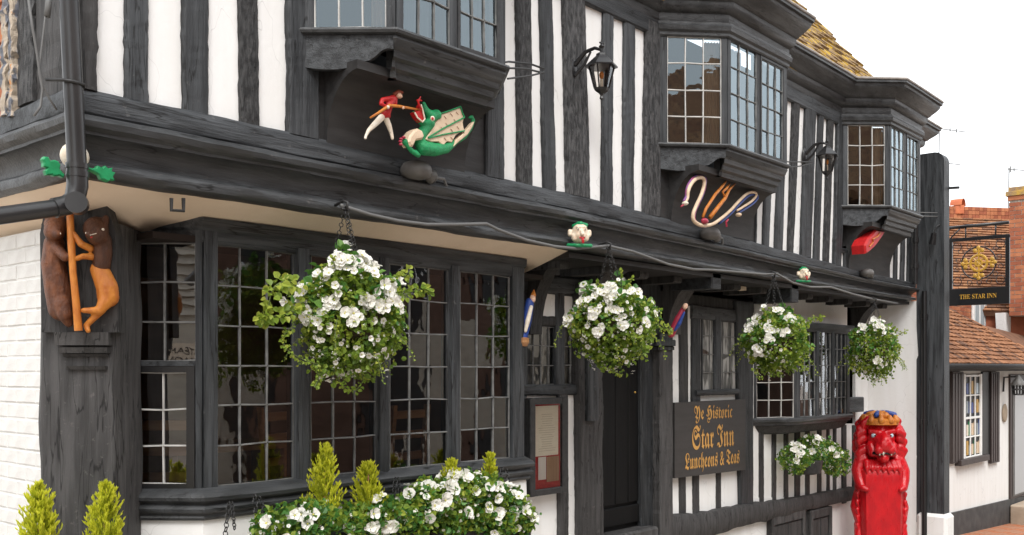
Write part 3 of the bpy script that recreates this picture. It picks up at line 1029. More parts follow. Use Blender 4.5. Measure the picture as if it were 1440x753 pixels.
for c in range(20):
    s = -.06 + c * .165
    i = 0
    x = XE + .12 - (c % 2) * .13 - .13
    while x > 8.7:
        p = roofp(x, s + .1)
        pu = proj(p)
        if 1100 < pu[0] < 1300 and -30 < pu[1] < 185:
            place('roof_tile', tm[rn.randrange(6)], roof, loc=roofp(x, s, .012 + rn.uniform(0, .012)), rot=(pitch + rn.uniform(-.05, .03), rn.uniform(-.03, .03), rn.uniform(-.04, .04)), scale=(rn.uniform(.9, 1.02), 1, rn.uniform(.9, 1.5)))
            nt_ += 1
        x -= .262
# gable end and rear of the inn
b = MB()
b.box(XE - .06, XE + .06, .05, 7.0, 2.5, 4.75)
b.build('gable_wall', M['plaster'], inn)

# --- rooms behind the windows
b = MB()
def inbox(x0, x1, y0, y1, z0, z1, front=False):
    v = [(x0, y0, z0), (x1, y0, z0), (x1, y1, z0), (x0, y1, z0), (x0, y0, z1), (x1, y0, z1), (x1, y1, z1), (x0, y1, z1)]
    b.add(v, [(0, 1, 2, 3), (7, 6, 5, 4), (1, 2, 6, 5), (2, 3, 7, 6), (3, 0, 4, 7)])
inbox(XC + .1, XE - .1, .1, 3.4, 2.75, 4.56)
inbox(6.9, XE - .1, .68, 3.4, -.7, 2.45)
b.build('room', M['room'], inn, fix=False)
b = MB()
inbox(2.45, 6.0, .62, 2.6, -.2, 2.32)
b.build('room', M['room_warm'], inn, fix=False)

# ================================================================== ground floor of the inn
# --- side wall of white painted brick, bricks proud of the joints
XS = 2.33
b = MB(); b.box(XS + .007, XS + .2, .55, 4.0, -.4, 2.36)
sw = b.build('side_wall', M['white_brick'], inn)
bmz = MB(); bmz.cbox(0, .03, -.104, .104, -.0315, .0315, .005)
# the brick's face looks to -x
bv = []
for k in range(3):
    rn = random.Random(k + 40)
    q = MB()
    y0, y1, z0, z1 = -.118, .118, -.039, .039
    c = .006
    pts0 = [(0.03, y0, z0), (0.03, y1, z0), (0.03, y1, z1), (0.03, y0, z1)]
    pts1 = [(c, y0 + rn.uniform(0, .003), z0 + rn.uniform(0, .003)), (c, y1, z0 + rn.uniform(0, .003)), (c, y1 - rn.uniform(0, .003), z1), (c, y0, z1 - rn.uniform(0, .003))]
    pts2 = [(rn.uniform(0, .003), y0 + c, z0 + c), (rn.uniform(0, .003), y1 - c, z0 + c), (rn.uniform(0, .003), y1 - c, z1 - c), (rn.uniform(0, .003), y0 + c, z1 - c)]
    q.loft([pts0, pts1, pts2], True)
    me = q.mesh('brick', M['white_brick'])
    bm = bmesh.new(); bm.from_mesh(me); bmesh.ops.recalc_face_normals(bm, faces=bm.faces); bm.to_mesh(me); bm.free()
    bv.append(me)
rn = random.Random(5)
for r in range(30):
    z = .36 + r * .085
    if z > 2.38: break
    y = .50 + (.12 if r % 2 else 0)
    while y < 1.75:
        place('brick', bv[rn.randrange(3)], sw, loc=(XS + rn.uniform(-.002, .002), y + .12, z), rot=(0, rn.uniform(-.01, .01), rn.uniform(-.008, .008)))
        y += .243

# --- great corner post with its moulded cap
pc = Vector((2.452, .525))
mb = MB()
rings = []
rn = random.Random(2)
ax, ay = Vector((RX, RY)), Vector((-FX, -FY))      # across and towards the street corner
for i in range(26):
    t = i / 25
    z = -.2 + t * 2.56
    wd = .216 - .010 * t + noise.noise(Vector((z * 2.0, 1, 0))) * .012
    dp = .13
    ring = []
    for (sx, sy) in ((-1, -1.6), (-1.0, .55), (-.86, .9), (-.4, 1.02), (.1, .98), (.62, 1.0), (.9, .88), (1.0, .5), (1, -1.6)):
        q = pc + ax * (sx * wd + noise.noise(Vector((sx * 3, z * 2.4, 7))) * .01) + ay * (sy * dp + noise.noise(Vector((sx * 5, z * 5, 2))) * .012)
        ring.append((q.x, q.y, z))
    rings.append(ring)
mb.loft(rings, True)
mb.build('corner_post', M['timber_old'], inn, smooth='auto')
def on_post(u, v, h=0.0):
    """point on the post's street-corner face plane, h towards the viewer"""
    r = (u - 720) / F
    d = Vector((FX + RX * r, FY + RY * r, (HOR - v) / F))
    base = pc + ay * (.135 + h)
    t = ((base.x - CX) * FX + (base.y - CY) * FY)
    return Vector((CX, CY, CZ)) + d * t
PS = ((pc.x - CX) * FX + (pc.y - CY) * FY - .135) / F
# corbel ledges cut on the post below the carving
for (u0, u1, v0, v1, h) in ((82, 157, 468, 486, .05), (87, 154, 489, 497, .04), (90, 152, 498, 502, .015), (95, 150, 515, 520, .02)):
    a, c = on_post(u0, v1), on_post(u1, v0)
    q = MB()
    n_ = -Vector((FX, FY, 0))
    A_, B_ = on_post(u0, v1), on_post(u1, v1)
    C_, D_ = on_post(u1, v0), on_post(u0, v0)
    q.hexa([A_ - n_ * .05, B_ - n_ * .05, C_ - n_ * .05, D_ - n_ * .05, A_ + n_ * (h - .01), B_ + n_ * (h - .01), C_ + n_ * h, D_ + n_ * h])
    q.build('corbel_ledge', M['timber_old'], inn)
# carved backing that flares up to the jetty
q = MB()
bp = [(62, 468), (60, 330), (66, 300), (92, 285), (100, 262), (130, 262), (150, 280), (160, 310), (166, 330), (170, 468)]
n_ = -Vector((FX, FY, 0))
q.loft([[on_post(*p) - n_ * .06 for p in bp], [on_post(*p) + n_ * .03 for p in bp]], True)
q.build('carved_backing', M['timber_old'], inn)

# --- bay window
bA, bC = Vector((2.72, YG)), Vector((2.983, YB))
bE, bF = Vector((XU(735, YB), YB)), Vector((XU(735, YB) + .27, YG))
ZB0, ZB1 = .96, 2.30
fr = MB()
L1 = (bC - bA).length
dr1 = (bC - bA).normalized()
bar_between(fr, bA, bA + dr1 * .03, .90, 2.45, .015, .06)
bar_between(fr, bC - dr1 * .035, bC, .90, 2.45, .015, .06)
bar_between(fr, bC, bC + Vector((.085, 0)), .90, 2.45, .015, .06)
bw = fr.build('bay_window', M['timber_v'], inn)
fr = MB(); bar_between(fr, bE - Vector((.13, 0)), bE, .90, 2.45, .015, .06); fr.build('end_post', M['timber_v'], bw)
fr = MB(); bar_between(fr, bE, bF, .90, 2.45, .010, .05); fr.build('return_board', M['timber_v'], bw)
# round-fronted mullions
def mullion(u0, u1, y=YB):
    x0, x1 = XU(u0, y), XU(u1, y)
    q = MB()
    xm, hw = (x0 + x1) / 2, (x1 - x0) / 2
    pr = [(-hw, .05), (-hw, .0), (-hw * .72, -.012), (-hw * .62, -.034), (-hw * .25, -.048), (hw * .25, -.048), (hw * .62, -.034), (hw * .72, -.012), (hw, 0), (hw, .05)]
    rings = []
    for i in range(9):
        z = ZB0 - .03 + (ZB1 - ZB0 + .06) * i / 8
        rings.append([(xm + a, y + c + .012, z) for a, c in pr])
    q.loft(rings, True)
    q.build('mullion', M['timber_v'], bw, smooth='auto')
for a, c in ((412, 437), (528, 548), (629, 647)):
    mullion(a, c)
LI = [(297.5, 412), (437, 528), (548, 629), (647, 716)]
for i, (a, c) in enumerate(LI):
    x0, x1 = XU(a, YB + .01), XU(c, YB + .01)
    glazing(Vector((x0, YB + .015, ZB0)), Vector((x1, YB + .015, ZB0)), Vector((x1, YB + .015, ZB1)), Vector((x0, YB + .015, ZB1)), 3, 6, bw, .011, M['lead'], seed=50 + i, tilt=.014)
a0, a1 = bA + dr1 * .032, bC - dr1 * .037
glazing(V2(a0, 1.655), V2(a1, 1.655), V2(a1, ZB1), V2(a0, ZB1), 2, 3, bw, .012, M['lead'], seed=61, tilt=.003, gm=M['glass_side'])
# the opening casement below
cs = MB()
bar_between(cs, a0, a0 + dr1 * .03, .955, 1.625, .025, .02)
bar_between(cs, a1 - dr1 * .045, a1, .955, 1.625, .025, .02)
bar_between(cs, a0 + dr1 * .031, a1 - dr1 * .046, .955, .982, .025, .02)
bar_between(cs, a0 + dr1 * .031, a1 - dr1 * .046, 1.592, 1.625, .025, .02)
for z in (1.05, 1.47):
    q0 = a0 - dr1 * .02
    cs.box(q0.x - .02, q0.x + .012, q0.y - .05, q0.y - .02, z - .03, z + .03)
cs.build('casement', M['black'], bw)
tr = MB(); bar_between(tr, a0, a1, 1.627, 1.655, .02, .03); tr.build('transom', M['timber_h'], bw)
c0, c1 = a0 + dr1 * .031, a1 - dr1 * .046
glazing(V2(c0, .983), V2(c1, .983), V2(c1, 1.592), V2(c0, 1.592), 2, 3, bw, .011, M['lead_white'], seed=62, tilt=.003, gm=M['glass_side'])
bpath = [bA - dr1 * .05, bC, bE, bF]
sweep(bpath, [(-.06, 2.30), (.004, 2.30), (.012, 2.315), (.012, 2.37), (.03, 2.385), (.03, 2.44), (-.06, 2.44)], None, .004, .2, 3, M['timber_h'], 'head_beam', bw)
SILL = [(-.06, .965), (.03, .955), (.05, .94), (.075, .93), (.088, .912), (.085, .893), (.062, .878), (.058, .872), (.066, .866), (.078, .852), (.075, .835), (.055, .82), (.05, .812), (.056, .80), (.048, .785), (-.06, .78)]
sweep([bA - dr1 * .10, bC, bE, bF + Vector((-.02, -.02))], SILL, None, .006, .15, 6, M['moulding'], 'bay_sill', bw)
sweep([bA - dr1 * .02, bC, bE, bF], [(-.08, -.5), (.028, -.5), (.03, .60), (.026, .785), (-.08, .785)], None, .006, .25, 7, M['plaster'], 'bay_plinth', bw)
# ground-floor wall to the left of the bay and under the soffit
b = MB(); b.box(2.50, 2.715, YG, YG + .08, -.4, 2.40); b.build('wall_board', M['timber_old'], inn)

# --- front wall between bay and door
YW = YG
def gp(u0, u1, v0, v1, y, m, name, d=.04, jit=0):
    """flat panel of the ground-floor wall"""
    a, c = W(u0, v1, y), W(u1, v1, y)
    tz0, tz1 = W(u0, v0, y).z, W(u1, v0, y).z
    q = MB()
    q.prism([(a.x, a.z), (c.x, c.z), (c.x, tz1), (a.x, tz0)], y, y + d, 0, 0)
    return q.build(name, m, inn)
def gt(u0, u1, v0, v1, yf=None, along='v', name=None, m=None, ub0=None, ub1=None, vr0=None, vr1=None, jit=.006, yb=None, seed=None):
    """ground-floor timber from the rows and columns it covers; vr = rows at its far end"""
    yf = YW - .02 if yf is None else yf
    ub0 = u0 if ub0 is None else ub0
    ub1 = u1 if ub1 is None else ub1
    um = (u0 + u1) / 2
    if along == 'v':
        zt, zb = W(um, v0, yf).z, W(um, v1, yf).z
        return timber(name or 'stud', (XU(ub0, yf), zb), (XU(ub1, yf), zb), (XU(u1, yf), zt), (XU(u0, yf), zt), yf, yb if yb is not None else yf + .09, inn, m or M['timber_old'], 'v', jit, seed=seed)
    vr0 = v0 if vr0 is None else vr0
    vr1 = v1 if vr1 is None else vr1
    p = [W(u0, v1, yf), W(u1, vr1, yf), W(u1, vr0, yf), W(u0, v0, yf)]
    return timber(name or 'rail', *[(q.x, q.z) for q in p], yf, yb if yb is not None else yf + .09, inn, m or M['timber_h'], 'h', jit, seed=seed)

gp(730, 822, 395, 458, YW, M['plaster'], 'infill_panel')
gp(730, 822, 548, 800, YW, M['plaster'], 'infill_panel')
gt(728, 742, 380, 560, name='stud', m=M['timber_v'])
gt(728, 830, 385, 411, along='h', vr0=392, vr1=414, yf=YW - .03)
gt(783, 795, 408, 552, name='mullion', m=M['timber_v'])
gt(812, 822, 408, 552, name='stud', m=M['timber_v'])
gt(736, 815, 444, 458, along='h', yf=YW - .012, vr0=446, vr1=459, m=M['timber_old'])
gt(735, 830, 541, 557, along='h', yf=YW - .035, vr0=541, vr1=556)
gt(786, 800, 554, 800, yf=YW - .03, ub0=787, ub1=801)
gt(734, 739, 556, 700, yf=YW - .02)
gt(814, 848, 400, 800, yf=YW - .07, name='door_post', ub0=818, ub1=850, jit=.012, yb=YW + .1)
gt(828, 842, 410, 592, yf=YW - .12, name='half_column', m=M['timber_v'], ub0=829, ub1=843)
# lights
wf = MB(); 
x0, x1 = XU(741, YW), XU(784, YW)
zt, zb = W(760, 459, YW).z, W(760, 541, YW).z
wf.box(x0 - .02, x0 - .002, YW - .01, YW + .05, zb, zt)
w1 = wf.build('window', M['timber_v'], inn)
glazing(Vector((x0, YW + .02, zb)), Vector((x1, YW + .02, zb)), Vector((x1, YW + .02, zt)), Vector((x0, YW + .02, zt)), 4, 3, w1, .010, M['lead'], seed=71)
x0, x1 = XU(795, YW), XU(814, YW)
glazing(Vector((x0, YW + .02, zb)), Vector((x1, YW + .02, zb)), Vector((x1, YW + .02, zt)), Vector((x0, YW + .02, zt)), 2, 3, w1, .010, M['lead'], seed=72)

# --- doorway, set back
YD = YW + .05
dm = MB()
x0, x1 = XU(844, YD), XU(915, YD)
zt, zb = W(870, 395, YD).z, W(870, 742, YD).z
dm.box(x0 - .1, x1 + .1, YD, YD + .05, zb - .05, 2.5)
door = dm.build('door', M['door'], inn)
n_ = 4
for i in range(n_):
    a = x0 + (x1 - x0) * i / n_
    c = x0 + (x1 - x0) * (i + 1) / n_
    q = MB(); q.cbox(a + .004, c - .004, YD - .022, YD, zb + .22, zt, .008); q.build('plank', M['door'], door)
q = MB(); q.cbox(x0, x1, YD - .03, YD, zb + .03, zb + .19, .008); q.build('kick_rail', M['door'], door)
q = MB(); q.cbox(x0, x1, YD - .03, YD, zt - .5, zt - .38, .008); q.build('middle_rail', M['door'], door)
q = MB(); hk = W(893, 552, YD - .05); q.ball(hk, .010); q.build('door_handle', M['gold'], door, smooth=True)
q = MB(); q.cbox(XU(842, YW), XU(912, YW) , YW - .12, YW + .25, zb - .25, zb - .02, .02); q.build('threshold', M['timber_old'], inn)
q = MB(); q.box(XU(846, YD) - .35, XU(846, YD) - .04, YW, YD + .06, zb - .3, 2.5); q.build('door_lining', M['door'], inn)
gt(901, 930, 400, 800, yf=YW - .01, name='door_post', m=M['timber_v'], ub0=903, ub1=932, yb=YW + .08)
gt(929, 947, 480, 800, yf=YW - .10, name='half_column', jit=.008)
for (a, c, v0, v1, yy) in ((924, 951, 478, 486, -.14), (927, 949, 487, 492, -.12), (929, 947, 470, 477, -.11)):
    p0, p1 = W(a, v1, YW + yy), W(c, v0, YW + yy)
    q = MB(); q.cbox(p0.x, p1.x, YW + yy, YW + .05, p0.z, p1.z, .01); q.build('capital', M['timber_v'], inn)
gt(735, 1060, 385, 412, along='h', yf=YW - .0, vr0=424, vr1=445, name='lintel', m=M['timber_old'])
# big curved brackets from door posts up to the jetty
def curved_bracket(u, v0, v1, wpx, reach, name='jetty_bracket'):
    x = XU(u, YW)
    x1 = XU(u + wpx, YW)
    z0, z1 = W(u, v1, YW).z, 2.48
    pts = []
    for i in range(11):
        a = i / 10 * pi / 2
        pts.append((YW - .06 - (1 - cos(a)) * reach, z0 + sin(a) * (z1 - z0)))
    prof = [(YW, z0)] + pts + [(YW, z1)]
    q = MB()
    q.loft([[(x, p[0], p[1]) for p in prof], [(x1, p[0], p[1]) for p in prof]], True)
    q.build(name, M['timber_old'], inn)
curved_bracket(738, 385, 470, 16, .34)
curved_bracket(822, 385, 430, 22, .40)
curved_bracket(932, 385, 470, 18, .40)
curved_bracket(1196, 420, 480, 10, .4)
for u, v, w_, h_ in ((1008, 396, 14, 17), (1118, 416, 14, 22)):
    p = W(u, v, .06)
    q = MB(); q.cbox(p.x - .10, p.x + .07, .05, .5, p.z - .07, 2.51, .012); q.build('joist_end', M['timber_h'], inn)

# --- wall right of the door: window, sign bay
gp(940, 1062, 430, 800, YW, M['plaster'], 'infill_panel')
gt(956, 968, 430, 570, ub0=957, ub1=969, yf=YW - .02)
gt(974, 986, 430, 570, yf=YW - .025, m=M['timber_v'])
gt(1036, 1060, 425, 726, yf=YW - .045, name='post', ub0=1043, ub1=1060, m=M['timber_v'])
gt(974, 1040, 428, 448, along='h', yf=YW - .03, vr0=436, vr1=455)
gt(980, 1040, 549, 557, along='h', yf=YW - .045, vr0=547, vr1=555, name='window_sill')
gt(1006, 1015.5, 445, 552, name='mullion', m=M['timber_v'], yf=YW - .035)
wf = MB()
zt, zb = W(995, 447, YW).z, W(995, 550, YW).z
x0, x1 = XU(986, YW), XU(1006.5, YW)
wf.box(x0 - .012, x0, YW - .02, YW + .03, zb, zt)
w2 = wf.build('window', M['timber_v'], inn)
glazing(Vector((x0, YW - .008, zb)), Vector((x1, YW - .008, zb)), Vector((x1, YW - .008, zt)), Vector((x0, YW - .008, zt)), 2, 4, w2, .012, M['lead'], seed=81, tilt=.02)
x0, x1 = XU(1015, YW), XU(1037, YW)
glazing(Vector((x0, YW - .008, zb)), Vector((x1, YW - .008, zb)), Vector((x1, YW - .008, zt)), Vector((x0, YW - .008, zt)), 2, 4, w2, .012, M['lead'], seed=82, tilt=.02)
b = MB(); b.box(XU(984, YW), XU(1038, YW), YW - .006, YW - .002, zb, zt); b.build('window_backing', M['pane_backing'], inn)
b = MB(); b.box(XU(739, YW), XU(815, YW), YW + .05, YW + .055, W(760, 541, YW).z, W(760, 459, YW).z); b.build('window_backing', M['pane_backing'], inn)  # pale sheet standing in for the street's reflection in these panes
for a, c, d_, e_ in ((957, 966, 956, 965), (976, 985, 975, 984), (1008.5, 1015, 1008.5, 1015)):
    gt(d_, e_, 655, 735, ub0=a, ub1=c, yf=YW - .018)

# --- sill beam low on the wall, following its sag
def lowbeam():
    pts_t = [(940, 724), (985, 723), (1045, 711), (1120, 701), (1200, 686)]
    pts_b = [(940, 770), (985, 760), (1045, 741), (1120, 722), (1207, 702)]
    q = MB()
    rings = []
    n_ = 40
    def ev(pl, u):
        for (a, va), (c, vc) in zip(pl, pl[1:]):
            if u <= c: return va + (vc - va) * (u - a) / (c - a)
        return pl[-1][1]
    for i in range(n_ + 1):
        u = 940 + (1203 - 940) * i / n_
        yf = YW - .09 + noise.noise(Vector((u * .05, 3, 3))) * .015
        T, Bm = W(u, ev(pts_t, u), yf), W(u, ev(pts_b, u), yf)
        jt = noise.noise(Vector((u * .09, 1, 1))) * .02
        jb = noise.noise(Vector((u * .07, 8, 1))) * .025
        rings.append([(T.x, YW + .03, T.z + jt), (T.x, yf + .015, T.z + jt), (T.x, yf, T.z + jt - .02), (T.x, yf - .012 + noise.noise(Vector((u * .2, 4, 4))) * .01, (T.z + Bm.z) / 2), (T.x, yf, Bm.z + jb + .02), (T.x, yf + .015, Bm.z + jb), (T.x, YW + .03, Bm.z + jb)])
    q.loft(rings, True)
    q.build('low_sill_beam', M['timber_old'], inn, smooth='auto')
lowbeam()
gp(930, 1062, 740, 860, YW - .005, M['plaster'], 'plinth_panel')
gp(1058, 1210, 596, 705, YW + .002, M['plaster'], 'infill_panel')
for a, c in ((1069, 1075), (1087, 1092.5), (1104, 1109.5), (1119, 1126), (1134, 1139.5), (1151, 1156), (1164, 1167.5), (1173, 1177), (1185, 1191), (1200, 1206)):
    gt(a, c, 598, 708, yf=YW - .018)
gp(1060, 1216, 700, 830, YW - .006, M['plaster'], 'plinth_panel')
# cellar hatches
def hatch(u0, u1, v0, boards):
    yf = YW - .05
    a, c = XU(u0, yf), XU(u1, yf)
    zt = W((u0 + u1) / 2, v0, yf).z
    zb = zt - .8
    q = MB()
    q.box(a, c, yf, YW, zb, zt - .0)
    h = q.build('cellar_hatch', M['timber_old'], inn)
    q = MB(); q.cbox(a - .01, a + .06, yf - .03, yf, zb, zt, .008); q.build('hatch_stile', M['timber_old'], h)
    q = MB(); q.cbox(c - .06, c + .01, yf - .03, yf, zb, zt, .008); q.build('hatch_stile', M['timber_old'], h)
    q = MB(); q.cbox(a + .062, c - .062, yf - .03, yf, zt - .1, zt, .008); q.build('hatch_rail', M['timber_old'], h)
    n_ = boards
    for i in range(n_):
        x0 = a + .065 + (c - a - .13) * i / n_
        x1 = a + .065 + (c - a - .13) * (i + 1) / n_
        q = MB(); q.cbox(x0 + .01, x1 - .01, yf - .012, yf, zb, zt - .12, .006); q.build('plank', M['timber_old'], h)
hatch(1083, 1130, 721, 2)
hatch(1138, 1167, 715, 2)

# --- shallow ground-floor oriel by the lion
YO = .33
gA, gC = Vector((XU(1060, YW), YW)), Vector((XU(1119, YO), YO))
gE = Vector((XU(1194, YO), YO)); gF = Vector((gE.x + .25, YW))
zt, zb = 2.05, W(1119, 587, YO).z
fr = MB()
d1 = (gC - gA).normalized()
bar_between(fr, gA, gA + d1 * .03, zb - .02, zt + .03, .01, .05)
bar_between(fr, gC - d1 * .03, gC, zb - .02, zt + .03, .01, .05)
bar_between(fr, gC, gC + Vector((.09, 0)), zb - .02, zt + .03, .01, .05)
bar_between(fr, gE - Vector((.08, 0)), gE, zb - .02, zt + .03, .01, .05)
bar_between(fr, gE, gF, zb - .02, zt + .03, .01, .05)
go = fr.build('ground_oriel', M['timber_v'], inn)
glazing(V2(gA + d1 * .032, zb), V2(gC - d1 * .032, zb), V2(gC - d1 * .032, zt), V2(gA + d1 * .032, zt), 3, 5, go, .011, M['lead_white'], seed=91)
for i, (a, c) in enumerate(((1125, 1146.5), (1150.5, 1168.5), (1172, 1190))):
    x0, x1 = XU(a, YO), XU(c, YO)
    glazing(Vector((x0, YO + .01, zb)), Vector((x1, YO + .01, zb)), Vector((x1, YO + .01, zt)), Vector((x0, YO + .01, zt)), 3, 5, go, .009, M['lead'], seed=92 + i, tilt=.02)
for a, c in ((1146.5, 1150.5), (1168.5, 1172)):
    q = MB(); q.cbox(XU(a, YO), XU(c, YO), YO - .02, YO + .05, zb - .01, zt + .01, .006); q.build('mullion', M['timber_v'], go)
gpath = [gA - d1 * .03, gC, gE, gF]
sweep(gpath, [(-.05, zb), (.03, zb - .004), (.045, zb - .02), (.045, zb - .045), (.02, zb - .06), (.015, zb - .085), (-.05, zb - .09)], None, .003, .2, 3, M['moulding'], 'window_sill', go)
sweep(gpath, [(-.05, zb - .09), (-.01, zb - .09), (-.06, zb - .17), (-.12, zb - .19), (-.2, zb - .19), (-.2, zb - .09)], None, .003, .2, 3, M['timber_old'], 'sill_cove', go)
sweep(gpath, [(-.06, zt), (.01, zt), (.03, zt + .03), (.06, zt + .07), (.06, zt + .10), (-.06, zt + .11)], None, .003, .2, 3, M['timber_h'], 'window_hood', go)
q = MB(); q.box(gA.x, gF.x + .1, YW - .1, YW, zt + .10, 2.5); q.build('infill_panel', M['plaster'], inn)
q = MB(); p = W(1200, 588, YW - .1); q.cbox(XU(1190, YW - .08), XU(1211, YW - .08), YW - .12, YW - .02, W(1200, 580, YW - .1).z, W(1200, 559, YW - .1).z, .01); q.build('bracket_block', M['timber_h'], inn)

# --- plain white wall returning to the street at the far end
q = MB()
XW_ = 13.1
ys_ = [.62, .5, .36, .22, .08, -.07]
q.loft([[(XW_ + noise.noise(Vector((y * 3, z * 2, 1))) * .012, y, z) for z in (-1.2, -.6, 0, .6, 1.2, 1.8, 2.505)] for y in ys_], False, 0, closed=False)
q.build('end_wall', M['plaster'], inn, smooth=True, fix=False)
gp(1203, 1226, 430, 860, YW - .004, M['plaster'], 'infill_panel')

# ================================================================== bits of the inn's corner and end
b = MB(); b.box(bA.x - .02, bF.x, .30, .66, 2.305, 2.34); b.build('bay_ceiling', M['room'], inn)
# upper side wall at the corner: dark timber, flaking board, tile hanging
timber('corner_stud', (XC - .012, 2.92), (XC + .10, 2.92), (XC + .10, 4.5), (XC - .012, 4.5), -.035, .10, inn, M['timber_old'], 'v', .012)
def side_plank(y0, y1, x, m, name, z0=2.93, z1=4.5, jit=.01, th=.05, seg=26):
    q = MB(); rn = random.Random(int(y0 * 1000))
    rings = []
    for i in range(seg + 1):
        z = z0 + (z1 - z0) * i / seg
        a, c = y0 + rn.uniform(-jit, jit), y1 + rn.uniform(-jit, jit)
        xx = x + rn.uniform(-jit, jit) * .6
        rings.append([(x + th, a, z), (xx, a, z), (xx - .006, (a + c) / 2, z), (xx, c, z), (x + th, c, z)])
    q.loft(rings, True)
    return q.build(name, m, inn)
M['flaking'] = mat('flaking_paint', (0.50, 0.42, 0.33), 0.8, (0.16, 0.17, 0.20), (26, 26, 9), bump=1.0, bscale=(60, 60, 30), dist=0.02, ramp=(0.46, 0.54),
                   spots=(0.62, 0.24, 0.05), sscale=9, sth=(0.62, 0.66))
side_plank(.104, .40, XC - .002, M['timber_old'], 'side_stud')
side_plank(.406, .575, XC - .02, M['timber_rough'], 'side_stud', jit=.010)
side_plank(.585, .625, XC - .045, M['flaking'], 'flaking_board', z0=2.88, jit=.014, seg=60)
side_plank(.632, .66, XC - .02, M['timber_rough'], 'side_stud', jit=.008)
side_plank(.668, .74, XC - .04, M['flaking'], 'flaking_board', z0=2.9, jit=.018, seg=60)
b = MB(); b.box(XC + .03, XC + .1, .74, 4, 2.9, 4.6); b.build('tile_batten_wall', M['timber_old'], inn)
q = MB(); q.hexa([(-.01, -.08, -.16), (-.01, .08, -.16), (.012, .08, -.16), (.012, -.08, -.16), (.018, -.08, .06), (.018, .08, .06), (.03, .08, .06), (.03, -.08, .06)])
htile = q.mesh('hanging_tile', M['brick2'])
for r in range(12):
    for c in range(2):
        place('hanging_tile', htile, inn, loc=(XC + .0, .85 + c * .165 - (.08 if r % 2 else 0), 3.05 + r * .105))
# end pier
px0, px1 = 13.10, 13.30
pyf, pyb = -.385, -.04
q = MB()
zt_ = WX(1310, 215, px0).z
prof = [(pyf, -.35), (pyf, zt_ - .12)] + [(pyf + .12 - .12 * cos(a), zt_ - .12 + .12 * sin(a)) for a in (pi / 8, pi / 4, 3 * pi / 8, pi / 2)] + [(pyb - .06, zt_), (pyb, zt_ - .05), (pyb, -.35)]
q.loft([[(px0, y, z) for y, z in prof], [(px1, y, z) for y, z in prof]], True)
q.build('end_pier', M['timber_v'], inn)
q = MB(); q.cbox(px0 - .05, px1 + .05, pyf - .05, pyb - .01, -1.0, WX(1310, 722, px0).z, .04); q.build('pier_foot', M['plaster'], inn)

# ================================================================== pipes and cables
def pxm(u, y):
    return W(u, HOR, y)
dp = thing('downpipe', 'black painted downpipe with elbow passing the oak leaf carving at the inn corner', 'downpipe', (2.1, -.13, 2.5))
YP = -.14
q = MB(); q.tube([W(94, -60, YP), W(98, 20, YP), W(108.5, 240, YP)], .0425, 20); q.build('pipe', M['pipe'], dp, smooth='auto')
q = MB(); q.tube([W(108.5, 236, YP), W(109, 262, YP), W(105, 280, YP), W(94, 289, YP), W(76, 293, YP)], [.047, .047, .046, .045, .045], 20); q.build('elbow', M['pipe'], dp, smooth='auto')
q = MB(); q.tube([W(84, 292, YP), W(40, 298, YP + .0), W(-60, 312, YP)], .0385, 20); q.build('branch_pipe', M['pipe'], dp, smooth='auto')
for c, r_ in ((W(108.5, 234, YP), .050), (W(109, 246, YP), .050)):
    q = MB(); q.tube([c - Vector((0, 0, .012)), c + Vector((0, 0, .012))], r_, 20); q.build('collar', M['pipe'], dp, smooth='auto')
q = MB(); e0 = W(110, 288, YP); e1 = e0 + Vector((RX * .03 - FX * .09, RY * .03 - FY * .09, -.004))
q.tube([e0, e1], .048, 20); q.build('end_cap', M['pipe'], dp, smooth='auto')
q = MB(); c = W(103, 119, YP)
q.tube([c + Vector((-.10, .05, .01)), c + Vector((-.05, -.02, .005)), c + Vector((-.02, -.045, 0)), c + Vector((.03, -.04, -.002)), c + Vector((.048, .0, -.004)), c + Vector((.05, .12, -.004))], .008, 8)
q.build('pipe_clip', M['black_matt'], dp, smooth=True)
for pts, r_ in (([(40, 0), (46, 40), (52, 75), (56, 105), (60, 125), (57, 150), (48, 163)], .006), ([(66, 0), (62, 40), (58, 72), (55, 95), (60, 120), (70, 140), (80, 155)], .005), ([(70, -10), (68, 8), (66, 24)], .015)):
    q = MB(); q.tube([W(u, v, -.06) for u, v in pts], r_, 8)
    tag(q.build('loose_cable', M['cable'], smooth=True), {.006: 'thin grey cable hanging beside the flaking board on the corner', .005: 'thin grey cable crossing another by the corner downpipe', .015: 'short thick grey cable end high beside the downpipe'}[r_], 'cable', 'loose cables on the inn corner')
# cable slung along the jetty
cp = [(479, 289), (520, 302), (560, 311), (600, 316), (640, 316), (684, 315), (700, 323), (740, 338), (780, 347), (810, 350), (855, 346), (890, 354), (940, 372), (975, 379), (1005, 380), (1040, 383), (1075, 386), (1092, 385), (1115, 398), (1140, 404), (1168, 404), (1200, 414), (1228, 421), (1262, 427)]
q = MB(); q.tube([W(u, v, -.10) for u, v in cp], .0115, 8)
tag(q.build('slung_cable', M['cable'], smooth=True), 'grey cable slung in loops along the moulded jetty beam', 'cable')
# far downpipe on the end pier
dp2 = thing('downpipe', 'slim black downpipe running down the white end wall beside the pier', 'downpipe', (13.0, .2, -.6))
x_ = 13.05; y_ = WX(1300, 500, x_).y
q = MB(); q.tube([(x_, y_, 2.62), (x_, y_, 2.0), (x_, y_, 1.0), (x_, y_, -.9)], .033, 14); q.build('pipe', M['black'], dp2, smooth='auto')
for z in (2.3, .95, -.55):
    q = MB(); q.tube([(x_, y_, z - .03), (x_, y_, z + .03)], .042, 14); q.build('collar', M['black'], dp2, smooth='auto')
